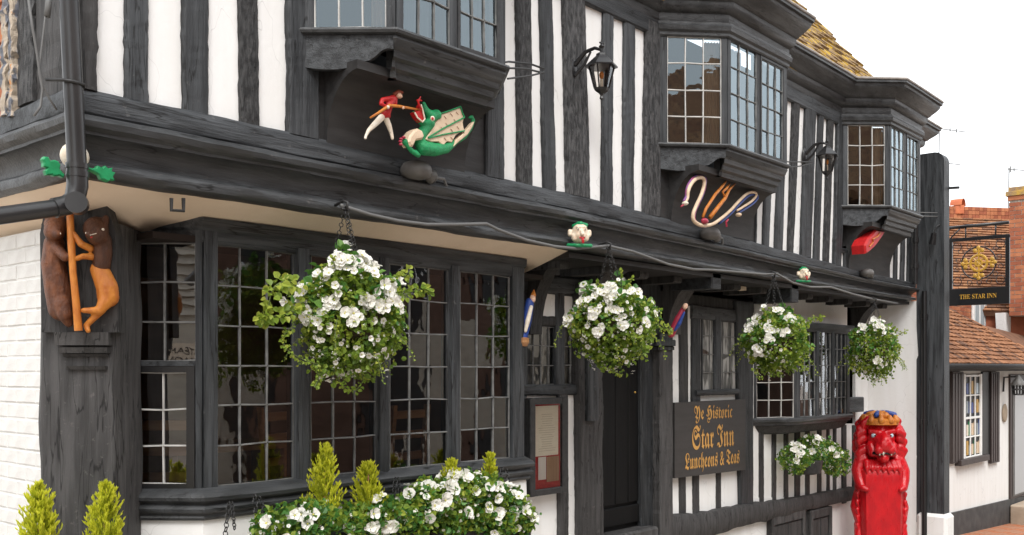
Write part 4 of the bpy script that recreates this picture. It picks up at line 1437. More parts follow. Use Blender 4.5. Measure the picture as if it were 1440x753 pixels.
# small pipe, lamp and brackets on the pier
dp3 = thing('rainwater_pipe', 'ribbed black rainwater pipe between the farthest oriel and the pier', 'downpipe', (12.9, -.1, 2.6))
xx, yy = XU(1287, -.1), -.1
q = MB(); q.tube([(xx, yy, 2.7), (xx, yy, 4.3)], .035, 12); q.build('pipe', M['black'], dp3, smooth='auto')
for i in range(5):
    q = MB(); q.tube([(xx, yy, 2.9 + i * .33), (xx, yy, 2.96 + i * .33)], .047, 12); q.build('collar', M['black'], dp3, smooth='auto')
fl = thing('spotlight', 'small black spotlight clamped to the side of the dark pier', 'spotlight', W(1312, 335, -.1))
c = WX(1311, 335, 13.02)
q = MB(); q.tube([c + Vector((-.02, -.03, .06)), c + Vector((.0, 0, -.08))], [.03, .045], 12); q.build('lamp_head', M['black'], fl, smooth='auto')
q = MB(); q.tube([c + Vector((0, 0, .02)), WX(1316, 320, 13.05), WX(1322, 316, 13.1)], .008, 6); q.build('arm', M['black_matt'], fl)
for pts, lab in (([(1250, 301), (1290, 299), (1330, 300)], 'thin wire running from the farthest oriel sill to the pier'), ([(1252, 304), (1290, 304), (1330, 305)], 'lower thin wire running from the farthest oriel to the pier')):
    q = MB(); q.tube([W(u, v, -.3) for u, v in pts], .006, 6); tag(q.build('wire', M['cable']), lab, 'wire', 'wires at the pier')

# ================================================================== carvings
# acorn and oak leaves
oak = thing('oak_leaf_carving', 'painted oak carving with two green leaves and a pale acorn behind the downpipe', 'carving', W(105, 240, -.06))
q = MB(); q.ball(W(105, 220, -.05), (.068, .04, .062), 16, 10); q.build('acorn', M['ivory'], oak, smooth=True)
def leaf_poly(pts, y, m, name, parent, d=.03):
    p = [W(u, v, y) for u, v in pts]
    q = MB(); q.prism([(a.x, a.z) for a in p], y, y + d, 0, .006)
    return q.build(name, m, parent)
leaf_poly([(60, 224), (63, 220), (69, 221), (72, 226), (77, 225), (83, 227), (86, 232), (85, 238), (92, 246), (90, 250), (84, 247), (77, 248), (74, 246), (66, 246), (64, 240), (68, 236), (62, 234), (62, 229)], -.13, M['leaf_green'], 'leaf', oak)
leaf_poly([(122, 234), (130, 237), (136, 236), (138, 233), (145, 236), (149, 233), (153, 237), (159, 236), (158, 241), (163, 243), (160, 249), (162, 254), (156, 253), (153, 256), (147, 253), (143, 252), (140, 246), (133, 242), (121, 237)], -.13, M['leaf_green'], 'leaf', oak)

# bear and companion with a staff on the corner post
ZP = (0, 180, 2.355)
def bz(x, y, h=0.0):
    return on_post(ZP[0] + x / ZP[2], ZP[1] + y / ZP[2], h)
K = PS / ZP[2]
anim = thing('carved_bears', 'two painted carved bears gripping an orange staff on the corner post', 'carving', bz(240, 680))
fused('bear', [([bz(185, 325, .05), bz(180, 345, .09)], [36 * K, 34 * K]), ([bz(178, 350, .10), bz(192, 352, .13)], [22 * K, 14 * K]),
               ([bz(180, 385, .05), bz(178, 450, .05), bz(190, 530, .05), bz(200, 600, .05)], [34 * K, 40 * K, 42 * K, 40 * K]),
               ([bz(205, 585, .08), bz(215, 620, .09), bz(228, 648, .07)], [30 * K, 24 * K, 14 * K]),
               ([bz(190, 400, .08), bz(215, 430, .12), bz(236, 425, .11)], [20 * K, 15 * K, 11 * K]),
               ([bz(160, 300, .05), bz(158, 318, .05)], [9 * K, 14 * K]), ([bz(205, 298, .05), bz(205, 315, .05)], [9 * K, 14 * K])], M['brown'], anim, .007, 5, local=False)
fused('companion_head', [([bz(318, 335, .05), bz(322, 355, .09)], [42 * K, 36 * K]), ([bz(310, 350, .10), bz(300, 352, .13)], [24 * K, 16 * K]), ([bz(340, 375, .05), bz(340, 410, .05), bz(336, 455, .05)], [30 * K, 32 * K, 30 * K]),
                         ([bz(350, 300, .05), bz(345, 318, .05)], [12 * K, 14 * K])], M['brown2'], anim, .007, 5, local=False)
fused('companion_body', [([bz(330, 470, .045), bz(355, 530, .05), bz(358, 560, .05)], [31 * K, 36 * K, 36 * K]), ([bz(350, 575, .07), bz(330, 605, .10), bz(275, 605, .11)], [26 * K, 14 * K, 9 * K]),
                         ([bz(335, 600, .07), bz(310, 630, .08), bz(285, 655, .08), bz(292, 672, .09)], [18 * K, 12 * K, 10 * K, 9 * K]),
                         ([bz(300, 400, .08), bz(268, 385, .11), bz(242, 348, .11)], [13 * K, 12 * K, 9 * K]), ([bz(305, 428, .08), bz(275, 425, .11), bz(250, 435, .11)], [12 * K, 10 * K, 9 * K])], M['orange'], anim, .006, 4, local=False)
q = MB(); q.tube([bz(232, 285, .10), bz(236, 380, .12), bz(242, 480, .12), bz(252, 580, .12), bz(260, 672, .11)], [11 * K, 12 * K, 11 * K, 12 * K, 13 * K], 10); q.build('staff', M['orange'], anim, smooth='auto')
for (x, y, m_, rr) in ((160, 330, 'ivory', 5), (190, 350, 'ivory', 6), (341, 337, 'ivory', 5), (330, 350, 'ivory', 5)):
    q = MB(); q.ball(bz(x, y, .115), rr * K, 8, 6); q.build('eye', M[m_], anim, smooth=True)
q = MB(); q.tube([bz(285, 348, .135), bz(300, 355, .145), bz(320, 350, .135)], 4 * K, 6); q.build('teeth', M['ivory'], anim)
q = MB(); q.tube([bz(287, 355, .130), bz(302, 362, .14), bz(322, 356, .13)], 4 * K, 6); q.build('lip', M['red_matt'], anim)
q = MB(); q.tube([bz(178, 345, .13), bz(190, 352, .14), bz(202, 350, .135)], 3.5 * K, 6); q.build('teeth', M['ivory'], anim)

# fighter and dragon under the near oriel
S1 = 4.427
YC = -.22
KD = 6.0 / F / S1
def dz(x, y, h=0.0):
    return W(480 + x / S1, 100 + y / S1, YC - h)
ft = thing('carved_fighter', 'carved figure in red tunic and white hose thrusting a spear at the dragon', 'carving', dz(240, 430))
fused('tunic', [([dz(320, 175, .015), dz(295, 215, .02), dz(275, 270, .015)], [26 * KD, 28 * KD, 30 * KD]), ([dz(315, 170, .03), dz(255, 180, .03), dz(245, 205, .035), dz(285, 225, .045)], [16 * KD, 15 * KD, 12 * KD, 10 * KD]),
                ([dz(335, 175, .02), dz(340, 210, .03)], [16 * KD, 9 * KD]), ([dz(262, 282, .012), dz(290, 282, .012)], 18 * KD)], M['red_matt'], ft, .005, 3, local=False)
fused('leg', [([dz(250, 290, .012), dz(205, 335, .014), dz(170, 370, .014), dz(152, 405, .014), dz(150, 418, .018)], [22 * KD, 18 * KD, 13 * KD, 9 * KD, 10 * KD])], M['ivory'], ft, .005, 3, local=False)
fused('leg', [([dz(275, 290, .012), dz(298, 345, .014), dz(312, 390, .014), dz(318, 420, .018)], [20 * KD, 17 * KD, 12 * KD, 11 * KD])], M['ivory'], ft, .005, 3, local=False)
fused('head', [([dz(352, 150, .02), dz(362, 155, .028)], [20 * KD, 18 * KD]), ([dz(372, 160, .035), dz(378, 162, .036)], [8 * KD, 5 * KD])], M['skin'], ft, .004, 2, local=False)
fused('hair', [([dz(332, 145, .02), dz(355, 132, .025), dz(378, 134, .028)], [14 * KD, 14 * KD, 10 * KD])], M['hair'], ft, .004, 2, local=False)
q = MB(); q.tube([dz(180, 292, .05), dz(230, 262, .055), dz(290, 222, .06), dz(300, 215, .06), dz(370, 222, .06), dz(490, 243, .055)], [6 * KD, 8 * KD, 10 * KD, 10 * KD, 9 * KD, 6 * KD], 8); q.build('spear', M['orange'], ft, smooth=True)
q = MB(); q.ball(dz(290, 226, .065), 11 * KD, 8, 6); q.build('hand', M['ivory'], ft, smooth=True)
q = MB(); q.ball(dz(385, 230, .065), 9 * KD, 8, 6); q.build('hand', M['skin'], ft, smooth=True)

dg_ = thing('carved_dragon', 'green carved dragon with cream wing and open red mouth beneath the near oriel', 'carving', dz(560, 530))
fused('body', [([dz(512, 205, .03), dz(528, 250, .035), dz(560, 285, .035), dz(590, 275, .035)], [14 * KD, 22 * KD, 38 * KD, 36 * KD]),
               ([dz(452, 262, .03), dz(478, 300, .03), dz(520, 330, .03), dz(550, 330, .03)], [13 * KD, 20 * KD, 26 * KD, 34 * KD]),
               ([dz(550, 330, .025), dz(510, 375, .02), dz(480, 420, .02)], [36 * KD, 36 * KD, 40 * KD]),
               ([dz(490, 450, .02), dz(510, 480, .025), dz(580, 490, .025), dz(650, 480, .02), dz(705, 445, .02)], [38 * KD, 48 * KD, 44 * KD, 36 * KD, 22 * KD]),
               ([dz(705, 445, .02), dz(765, 410, .02), dz(805, 360, .02), dz(822, 310, .02), dz(812, 288, .02), dz(795, 290, .02)], [20 * KD, 17 * KD, 14 * KD, 13 * KD, 14 * KD, 9 * KD]),
               ([dz(460, 505, .03), dz(478, 525, .035), dz(440, 500, .04), dz(410, 465, .04), dz(395, 440, .04)], [16 * KD, 17 * KD, 16 * KD, 15 * KD, 20 * KD]),
               ([dz(610, 290, .035), dz(640, 300, .035), dz(668, 290, .03)], [16 * KD, 11 * KD, 4 * KD])], M['green'], dg_, .005, 3, local=False)
def dpoly(pts, h, m, name, parent, d=.02, bev=.004):
    p = [dz(x, y, h) for x, y in pts]
    q = MB(); q.prism([(a.x, a.z) for a in p], YC - h, YC - h + d, 0, bev)
    return q.build(name, m, parent)
dpoly([(525, 425), (560, 375), (615, 272), (742, 226), (752, 262), (766, 290), (758, 320), (762, 348), (768, 372), (735, 385), (712, 402), (690, 445), (660, 438), (636, 466), (605, 440), (560, 442)], .05, M['cream'], 'wing', dg_, .05)
q = MB()
for pts in (((600, 272), (680, 246), (742, 222)), ((540, 415), (640, 355), (766, 290)), ((545, 418), (640, 395), (768, 373)), ((742, 222), (754, 262), (767, 290))):
    q.tube([dz(x, y, .054) for x, y in pts], 5 * KD, 6)
q.build('wing_ribs', M['green'], dg_)
q = MB()
for x, y in ((640, 280), (680, 265), (715, 255), (650, 325), (700, 300), (620, 350), (680, 360), (720, 345), (640, 415), (680, 410)):
    q.tube([dz(x, y, .053), dz(x + 14, y + 18, .053)], 1.6 * KD, 5)
kind(q.build('wing_marks', M['hair'], dg_), 'stuff')
dpoly([(455, 370), (480, 356), (510, 372), (522, 405), (510, 425), (470, 432), (452, 470), (435, 470), (420, 440), (428, 405)], .066, M['cream'], 'belly', dg_, .07, .012)
dpoly([(700, 470), (735, 440), (790, 395), (818, 350), (830, 315), (818, 322), (795, 350), (765, 385), (715, 430)], .052, M['cream'], 'tail_belly', dg_, .03, .005)
dpoly([(455, 258), (470, 285), (500, 318), (520, 305), (512, 262), (498, 205), (488, 240)], .058, M['red_matt'], 'mouth', dg_, .04, .006)
q = MB(); q.tube([dz(456, 258, .062), dz(475, 292, .066), dz(505, 318, .066), dz(520, 300, .066), dz(508, 250, .064), dz(496, 208, .062)], 5 * KD, 6); q.build('lips', M['ivory'], dg_)
q = MB(); q.tube([dz(500, 240, .07), dz(484, 215, .072), dz(478, 190, .072), dz(494, 160, .072)], [6 * KD, 6 * KD, 8 * KD, 3 * KD], 6); q.tube([dz(468, 182, .072), dz(500, 185, .072)], 5 * KD, 6); q.build('tongue', M['red_matt'], dg_)
q = MB(); q.ball(dz(568, 297, .085), (17 * KD, .012, 17 * KD), 12, 6); q.build('eye', M['ivory'], dg_, smooth=True)
q = MB(); q.ball(dz(568, 297, .098), (9 * KD, .006, 9 * KD), 10, 6); q.build('pupil', M['red_matt'], dg_, smooth=True)
for x, y in ((368, 440), (372, 424), (388, 414), (370, 458)):
    q = MB(); q.ball(dz(x, y, .05), (13 * KD, .012, 8 * KD), 8, 6); q.build('claw', M['crimson'], dg_, smooth=True)

# serpents under the middle oriel
S2 = 6.843
def sz(x, y, h=.03):
    return W(940 + x / S2, 230 + y / S2, -.20 - h)
KS = 8.6 / F / S2
sp = thing('carved_serpents', 'pair of looped cream and violet carved serpents with orange forked stems beneath middle oriel', 'carving', sz(345, 610))
s1 = [(160, 380), (185, 335), (190, 270), (215, 205), (265, 150), (325, 138), (345, 185), (320, 290), (275, 390), (240, 475), (240, 545), (290, 588), (350, 602)]
s2 = [(350, 602), (430, 582), (520, 520), (600, 450), (680, 362), (760, 290), (825, 278), (845, 310), (800, 365), (725, 415), (660, 455)]
def smooth_path(pts, n=4):
    out_ = []
    P_ = [Vector(p) for p in pts]
    for i in range(len(P_) - 1):
        p0, p1, p2, p3 = P_[max(i - 1, 0)], P_[i], P_[i + 1], P_[min(i + 2, len(P_) - 1)]
        for k in range(n):
            t = k / n
            out_.append(.5 * ((2 * p1) + (-p0 + p2) * t + (2 * p0 - 5 * p1 + 4 * p2 - p3) * t * t + (-p0 + 3 * p1 - 3 * p2 + p3) * t ** 3))
    out_.append(P_[-1])
    return out_
a1 = smooth_path(s1); a2 = smooth_path(s2)
q = MB(); q.tube([sz(p.x, p.y, .04) for p in a1], [(12 + 10 * min(1, i / 10)) * KS * .8 for i in range(len(a1))], 12); q.build('serpent', M['cream'], sp, smooth=True)
q = MB(); q.tube([sz(p.x - 12 if i < 22 else p.x + 8, p.y - (12 if i < 26 else -4), .025) for i, p in enumerate(a1)], 17 * KS, 10); q.build('serpent_back', M['purple'], sp, smooth=True)
q = MB(); q.tube([sz(p.x, p.y, .04) for p in a2], [17 * KS * (1 - .35 * i / len(a2)) for i in range(len(a2))], 12); q.build('serpent', M['cream'], sp, smooth=True)
q = MB(); q.tube([sz(p.x + 12, p.y + 22, .02) for p in a2[6:]], 13 * KS, 10); q.build('serpent_back', M['blue'], sp, smooth=True)
q = MB(); q.tube([sz(330, 520, .05), sz(360, 440, .06), sz(450, 300, .06), sz(520, 220, .06), sz(566, 155, .05)], [14 * KS, 15 * KS, 16 * KS, 14 * KS, 7 * KS], 8); q.build('forked_stem', M['orange'], sp, smooth=True)
q = MB(); q.tube([sz(400, 520, .05), sz(470, 430, .06), sz(545, 335, .06), sz(585, 255, .06), sz(645, 190, .05)], [22 * KS, 20 * KS, 18 * KS, 13 * KS, 6 * KS], 8)
q.tube([sz(545, 330, .06), sz(520, 275, .06), sz(560, 240, .065), sz(590, 195, .05)], [12 * KS, 12 * KS, 14 * KS, 7 * KS], 8); q.build('forked_stem', M['orange'], sp, smooth=True)
q = MB(); q.ball(sz(350, 555, .06), (55 * KS, .025, 28 * KS), 12, 8); q.build('knot', M['crimson'], sp, smooth=True)
for (x, y) in ((160, 385), (675, 495)):
    q = MB(); q.ball(sz(x, y, .06), (26 * KS, .03, 20 * KS), 10, 8); q.build('serpent_head', M['ivory'] if x < 300 else M['cream'], sp, smooth=True)
q = MB(); q.tube([sz(145, 400, .06), sz(120, 415, .06)], 8 * KS, 6); q.tube([sz(560, 610, .05), sz(555, 565, .05), sz(575, 540, .05)], 9 * KS, 6); q.build('tongue', M['crimson'], sp)

# red leaf under the far oriel
rl = thing('carved_red_leaf', 'slanted red carved leaf with gold marks under the farthest oriel', 'carving', W(1228, 355, -.15))
p = [W(u, v, -.26) for u, v in ((1218, 357), (1217, 345), (1222, 335), (1232, 323), (1245, 326), (1240, 336), (1232, 347), (1222, 356))]
q = MB(); q.prism([(a.x, a.z) for a in p], -.26, -.10, 0, .02); q.build('leaf', M['red_matt'], rl)
q = MB(); q.tube([W(u, v, -.265) for u, v in ((1223, 347), (1228, 341), (1227, 337), (1234, 333), (1238, 328))], .008, 6); q.build('gilding', M['orange'], rl)

# carved heads on the jetty beam
def carved_head(u, v, s, label, hat, y=-.10):
    c = W(u, v, y)
    t = thing('carved_mask', label, 'carving', c + Vector((0, 0, -.11 * s)), radians(-38), 'carved heads on the jetty beam')
    K_ = s
    fused('face', [([(0, 0, .11 * K_), (0, -.01, .14 * K_)], [.066 * K_, .058 * K_]), ([(0, -.045 * K_, .095 * K_), (0, -.05 * K_, .08 * K_)], [.032 * K_, .026 * K_]), ([(-.045 * K_, -.02 * K_, .10 * K_), (-.04 * K_, -.02 * K_, .085 * K_)], .026 * K_),
                   ([(.045 * K_, -.02 * K_, .10 * K_), (.04 * K_, -.02 * K_, .085 * K_)], .026 * K_), ([(0, -.062 * K_, .135 * K_), (0, -.085 * K_, .108 * K_)], [.010 * K_, .017 * K_]),
                   ([(-.072 * K_, .0, .135 * K_), (-.072 * K_, .0, .115 * K_)], .018 * K_), ([(.072 * K_, 0, .135 * K_), (.072 * K_, 0, .115 * K_)], .018 * K_), ([(-.03 * K_, -.055 * K_, .162 * K_), (.03 * K_, -.055 * K_, .162 * K_)], .011 * K_)], M['face'], t, .005 * K_, 3, local=True)
    fused('cap', [([(-.045 * K_, .0, .175 * K_), (0, -.03 * K_, .188 * K_), (.045 * K_, .0, .175 * K_)], [.016 * K_, .02 * K_, .016 * K_]), ([(0, .02, .185 * K_), (.06 * K_, .03, .19 * K_)], [.03 * K_, .014 * K_])], hat, t, .006 * K_, 3, local=True)
    for sx in (-1, 1):
        q = MB(); q.ball((sx * .026 * K_, -.062 * K_, .146 * K_), .009 * K_, 8, 6); q.build('eye', M['ivory'], t, smooth=True, local=True)
        q = MB(); q.ball((sx * .026 * K_, -.070 * K_, .146 * K_), .0042 * K_, 6, 5); q.build('pupil', M['dark_dot'], t, smooth=True, local=True)
    q = MB(); q.tube([(-.02 * K_, -.072 * K_, .083 * K_), (0, -.08 * K_, .08 * K_), (.02 * K_, -.072 * K_, .083 * K_)], .007 * K_, 6); q.build('mouth', M['red_matt'], t, local=True)
    q = MB(); q.tube([(0, -.078 * K_, .078 * K_), (.003, -.085 * K_, .06 * K_), (.004, -.082 * K_, .042 * K_)], [.008 * K_, .011 * K_, .008 * K_], 6); q.build('tongue', M['red'], t, local=True)
    fused('collar', [([(-.085 * K_, .0, .035 * K_), (-.03 * K_, -.04 * K_, .03 * K_), (.03 * K_, -.04 * K_, .03 * K_), (.085 * K_, .0, .035 * K_)], .015 * K_)], hat, t, .006 * K_, 3, local=True)
carved_head(815, 331, 1.02, 'carved painted head with green cap and red tongue above the door', M['leaf_green'])
carved_head(1130, 387, 0.85, 'small carved painted head with green cap above the far basket', M['leaf_green'])

# carved saints at the jetty brackets
st = thing('carved_saint', 'small carved bishop in blue robe at the end of the bay window', 'carving', W(738, 478, .30))
ys_ = .28
fused('robe', [([W(745, 425, ys_), W(741, 450, ys_), W(736, 478, ys_)], [.035, .04, .028])], M['blue'], st, .007, 3, local=False)
fused('cope', [([W(747, 432, ys_ - .03), W(742, 452, ys_ - .035), W(739, 466, ys_ - .03)], [.016, .02, .013])], M['ivory'], st, .006, 3, local=False)
fused('head', [([W(749, 419, ys_ - .01), W(749, 422, ys_ - .02)], .024)], M['skin'], st, .005, 2, local=False)
fused('mitre', [([W(750, 416, ys_ - .01), W(751, 408, ys_)], [.022, .006])], M['orange'], st, .005, 2, local=False)
q = MB(); q.lathe([(.03, -.05), (.045, -.02), (.045, .01), (.02, .02)], W(736, 478, ys_), 10); q.build('corbel', M['wood'], st)
st = thing('carved_saint', 'slanting carved figure in crimson and blue beside the doorway column', 'carving', W(943, 470, .2))
fused('robe', [([W(962, 432, .15), W(953, 450, .2), W(944, 470, .25)], [.02, .035, .035])], M['crimson'], st, .007, 3, local=False)
fused('cloak', [([W(962, 440, .12), W(955, 456, .16), W(949, 465, .2)], [.012, .02, .012])], M['blue'], st, .006, 2, local=False)
fused('head', [([W(964, 430, .13), W(963, 432, .13)], .024)], M['skin'], st, .006, 2, local=False)

# ================================================================== lamps
def dome_lamp(u, v, s, label, cable=True):
    c = W(u, v, -.10)
    t = thing('floodlight', label, 'floodlight', c, 0, 'floodlights below the carvings')
    q = MB(); q.lathe([(.0, .055), (.045, .052), (.075, .04), (.092, .015), (.095, -.01), (.085, -.035), (.05, -.05), (.0, -.052)], c, 18)
    for i, p_ in enumerate(q.v):
        q.v[i] = (c.x + (p_[0] - c.x) * s, c.y + (p_[1] - c.y) * s, c.z + (p_[2] - c.z) * s)
    q.build('housing', M['grey_dome'], t, smooth=True)
    q = MB(); q.tube([c + Vector((.09 * s, 0, -.01)), c + Vector((.13 * s, .0, -.02))], [.032 * s, .045 * s], 12); q.tube([c + Vector((.13 * s, 0, -.02)), c + Vector((.15 * s, 0, -.022))], [.045 * s, .03 * s], 12); q.build('lamp_head', M['grey_dome'], t, smooth='auto')
    q = MB(); q.tube([c + Vector((.15 * s, 0, -.02)), c + Vector((.24 * s, .01, -.015)), c + Vector((.28 * s, .03, -.05)), c + Vector((.29 * s, .05, -.10))], .010, 6); q.build('lead', M['cable'], t)
    q = MB(); q.box(c.x - .03, c.x + .03, c.y, -.02, c.z - .02, c.z + .02); q.build('bracket', M['grey_dome'], t)
dome_lamp(585, 240, 1.05, 'grey domed floodlight with stub lamp below the dragon carving')
dome_lamp(998, 329, 1.0, 'grey domed floodlight fixed below the carved serpents')
dome_lamp(1219, 384, .85, 'small grey domed floodlight below the farthest oriel')

def lantern(u, v, label, arm_u, s=1.0):
    c = W(u, v, -.24)              # centre of the glass
    t = thing('wall_lantern', label, 'lantern', c + Vector((0, .2, 0)), 0, 'wall lanterns on the upper storey')
    n = 6
    R1, R0, h = .095 * s, .055 * s, .155 * s
    q = MB()
    def ring(r, z): return [c + Vector((r * cos(2 * pi * k / n + .3), r * sin(2 * pi * k / n + .3), z)) for k in range(n)]
    for k in range(n):
        a, b_ = ring(R0, -h / 2)[k], ring(R1, h / 2)[k]
        q.tube([a, b_], .006, 6)
    q.build('frame_bars', M['black'], t)
    for k in range(n):
        a, b_ = ring(R0 * .98, -h / 2), ring(R1 * .98, h / 2)
        g_ = MB(); g_.add([a[k], a[(k + 1) % n], b_[(k + 1) % n], b_[k]], [(0, 1, 2, 3)]); g_.build('pane', M['lamp_glass'], t, fix=False)
    q = MB(); q.loft([ring(R1 * 1.28, h / 2), ring(R1 * 1.30, h / 2 + .008), ring(R1 * .8, h / 2 + .055 * s), ring(R1 * .45, h / 2 + .085 * s), ring(R1 * .42, h / 2 + .10 * s), ring(.015 * s, h / 2 + .115 * s)], True); q.build('lamp_roof', M['black'], t)
    q = MB(); q.loft([ring(.005, -h / 2 - .085 * s), ring(.016, -h / 2 - .075 * s), ring(.010, -h / 2 - .055 * s), ring(.018, -h / 2 - .04 * s), ring(R0 * .9, -h / 2 - .018 * s), ring(R0 * 1.1, -h / 2)], True); q.build('lamp_base', M['black'], t)
    q = MB(); q.lathe([(.012, 0), (.012, .03), (.022, .045), (.01, .06), (.004, .10)], c + Vector((0, 0, h / 2 + .11 * s)), 8); q.tube([c + Vector((-.022, .0, h / 2 + .18 * s)), c + Vector((.022, 0, h / 2 + .18 * s))], .007, 6); q.build('finial', M['black'], t)
    w0 = Vector((c.x - .05, -.03, c.z + h / 2 + .02)); top = c + Vector((0, 0, h / 2 + .13 * s))
    q = MB(); q.tube([w0 + Vector((0, 0, .03)), w0.lerp(top, .4) + Vector((0, 0, .07)), w0.lerp(top, .75) + Vector((0, 0, .05)), top], [.02, .016, .013, .012], 8)
    q.tube([w0 + Vector((0, 0, -.05)), w0.lerp(top, .35) + Vector((0, 0, -.02)), w0.lerp(top, .6) + Vector((0, 0, .045))], [.016, .012, .008], 8); q.build('arm', M['black'], t, smooth='auto')
    q = MB(); q.ball(w0 + Vector((0, .015, 0)), (.045, .022, .095), 12, 8); q.build('back_plate', M['black'], t, smooth=True)
    q = MB(); q.tube([c + Vector((0, 0, -h / 2)), c + Vector((0, 0, -.01))], .012, 8); q.build('lamp_holder', M['ivory'], t)
    q = MB(); q.ball(c + Vector((0, 0, .02)), (.018, .018, .03), 8, 6); q.build('bulb', M['orange'], t, smooth=True)
lantern(846, 110, 'black six-sided wall lantern between the near and middle oriels', 822)
lantern(1163, 231, 'black six-sided wall lantern between the middle and farthest oriels', 1147)
# iron window stays by the oriels
for pts, lab in ((([(686, 92), (715, 87), (745, 90), (765, 97)], [(690, 95), (740, 97), (764, 103)], [(714, 111), (745, 107), (765, 102)]), 'curved iron window stays sticking out beside the near oriel'),
                 (([(1088, 226), (1110, 228), (1142, 228)], [(1100, 236), (1125, 234), (1142, 230)]), 'thin iron window stays beside the middle oriel')):
    q = MB()
    for pl in pts:
        q.tube([W(u, v, -.42 + .1 * i) for i, (u, v) in enumerate(pl)], .007, 6)
    tag(q.build('window_stay', M['black_matt']), lab, 'stay', 'iron window stays')
q = MB(); hk = [(241, 279), (241, 296), (258, 297), (258, 279)]
q.tube([W(u, v, .02) for u, v in hk], .010, 6)
tag(q.build('jetty_hook', M['black_matt']), 'small square iron hook under the jetty above the bay', 'hook')

# ================================================================== signs
sb = thing('sign_board', 'dark board with gold blackletter reading Ye Historic Star Inn', 'sign', W(1000, 670, YW - .05))
ysb = YW - .085
P0, P1, P2, P3 = W(949, 673, ysb), W(1048.5, 661, ysb), W(1048.5, 561.5, ysb), W(949, 566.5, ysb)
zb_, zt_ = (P0.z + P1.z) / 2, (P2.z + P3.z) / 2
q = MB(); q.prism([(P0.x, P0.z), (P1.x, P1.z), (P2.x, P2.z), (P3.x, P3.z)], ysb, ysb + .03, 0, .003); q.build('board', M['sign_board'], sb)
def line(s, ua, ub, va, vb, name='lettering'):
    """va/vb: rows of top and bottom at the left end"""
    a, c = W(ua, vb, ysb), W(ub, vb, ysb)
    top = W(ua, va, ysb)
    sl_ = (P1.z - P0.z) / (P1.x - P0.x) * .5
    text_mesh(name, blackletter(s), c.x - a.x, top.z - a.z, (a.x, ysb, a.z), (1, 0, sl_), (0, 0, 1), M['sign_gold'], sb, .003)
line('Ye Historic', 976, 1029.5, 570.5, 596)
line('Star Inn', 973, 1032, 599, 633.5)
line('Luncheons & Teas', 963, 1039.5, 638, 667)

mc = thing('menu_case', 'glazed black menu case with red border on the wall by the bay', 'menu case', W(765, 697, YW - .1))
ym = YW - .10
q = MB()
a, c = W(736, 698, ym), W(797, 694, ym)
za, zc = W(766, 696, ym).z, W(766, 560, ym).z
x0, x1 = XU(744, ym), XU(797, ym)
fwd_ = .05
q.box(x0, x1, ym + .015, YW - .02, za, zc); q.build('back_box', M['black_matt'], mc)
for nm, bx_ in (('frame_side', (x0, XU(751, ym), za, zc)), ('frame_side', (XU(789, ym), x1, za, zc)), ('frame_rail', (XU(751, ym) + .001, XU(789, ym) - .001, zc - .05, zc)), ('frame_rail', (XU(751, ym) + .001, XU(789, ym) - .001, za, za + .05))):
    q = MB(); q.cbox(bx_[0], bx_[1], ym - .02, ym + .014, bx_[2], bx_[3], .006); q.build(nm, M['black_matt'], mc)
q = MB(); q.box(XU(751, ym) + .002, XU(789, ym) - .002, ym + .008, ym + .013, za + .05, zc - .05); q.build('red_mount', M['red_matt'], mc)
def sheet(u0, u1, v0, v1, m, name, off):
    p, r_ = W(u0, v1, ym + off), W(u1, v1, ym + off)
    z1_ = W((u0 + u1) / 2, v0, ym + off).z; z0_ = W((u0 + u1) / 2, v1, ym + off).z
    q = MB(); q.box(p.x, r_.x, ym + off, ym + off + .002, z0_, z1_); return q.build(name, m, mc)
sheet(753, 785, 571, 641, M['paper'], 'menu_sheet', .004)
sheet(757, 768, 643, 675, M['white_paint'], 'menu_card', .003)
sheet(769, 786, 642, 677, M['tan_curtain'], 'photo_card', .003)
g_ = MB(); p, r_ = XU(751, ym), XU(789, ym); g_.add([(p, ym - .006, za + .04), (r_, ym - .006, za + .04), (r_, ym - .006, zc - .04), (p, ym - .006, zc - .04)], [(0, 1, 2, 3)]); g_.build('pane', M['lamp_glass'], mc, fix=False)
M['print'] = mat('faint_print', (0.55, 0.52, 0.43), 0.8)
q = MB()
rn = random.Random(4)
pa, pb = XU(757, ym), XU(782, ym)
for i in range(17):
    z_ = W(768, 583 + i * 3.2, ym).z
    wv = rn.uniform(.25, .5)
    q.box((pa + pb) / 2 - (pb - pa) * wv, (pa + pb) / 2 + (pb - pa) * wv, ym + .0025, ym + .0035, z_ - .0016, z_ + .0016)
kind(q.build('printed_lines', M['print'], mc), 'stuff')

hs = thing('hanging_sign', 'square black hanging sign with gold openwork cross reading The Star Inn', 'sign', (13.75, -.5, 2.3))
XH = 13.95
def hp(u, v): 
    return WX(u, v, XH)
def hbar(pts, r_, name, m=M['black'], n=8):
    q = MB(); q.tube([hp(u, v) for u, v in pts], r_, n); q.build(name, m, hs, smooth=True)
ya, yb2 = hp(1334, 400).y, hp(1420, 400).y
zt_, zl_ = hp(1377, 333).z, hp(1377, 405).z
zbt = hp(1377, 429).z
def hbox(y0, y1, z0, z1, th, name, m=M['black']):
    q = MB(); q.cbox(XH - th, XH + th, min(y0, y1), max(y0, y1), z0, z1, .005); q.build(name, m, hs)
hbox(ya, ya - .05, zl_, zt_, .022, 'frame_side')
hbox(yb2, yb2 + .05, zl_, zt_, .022, 'frame_side')
hbox(ya, yb2, zt_ - .045, zt_ + .001, .024, 'frame_rail')
hbox(ya, yb2, zbt, zl_, .024, 'name_board')
ymid = (ya + yb2) / 2
cz_ = (zt_ + zl_) / 2 - .01
q = MB(); q.torus((XH, ymid, cz_), (0, 1, 0), (0, 0, 1), .215, .009, 32, 6); q.build('outer_ring', M['black'], hs, smooth=True)
q = MB()
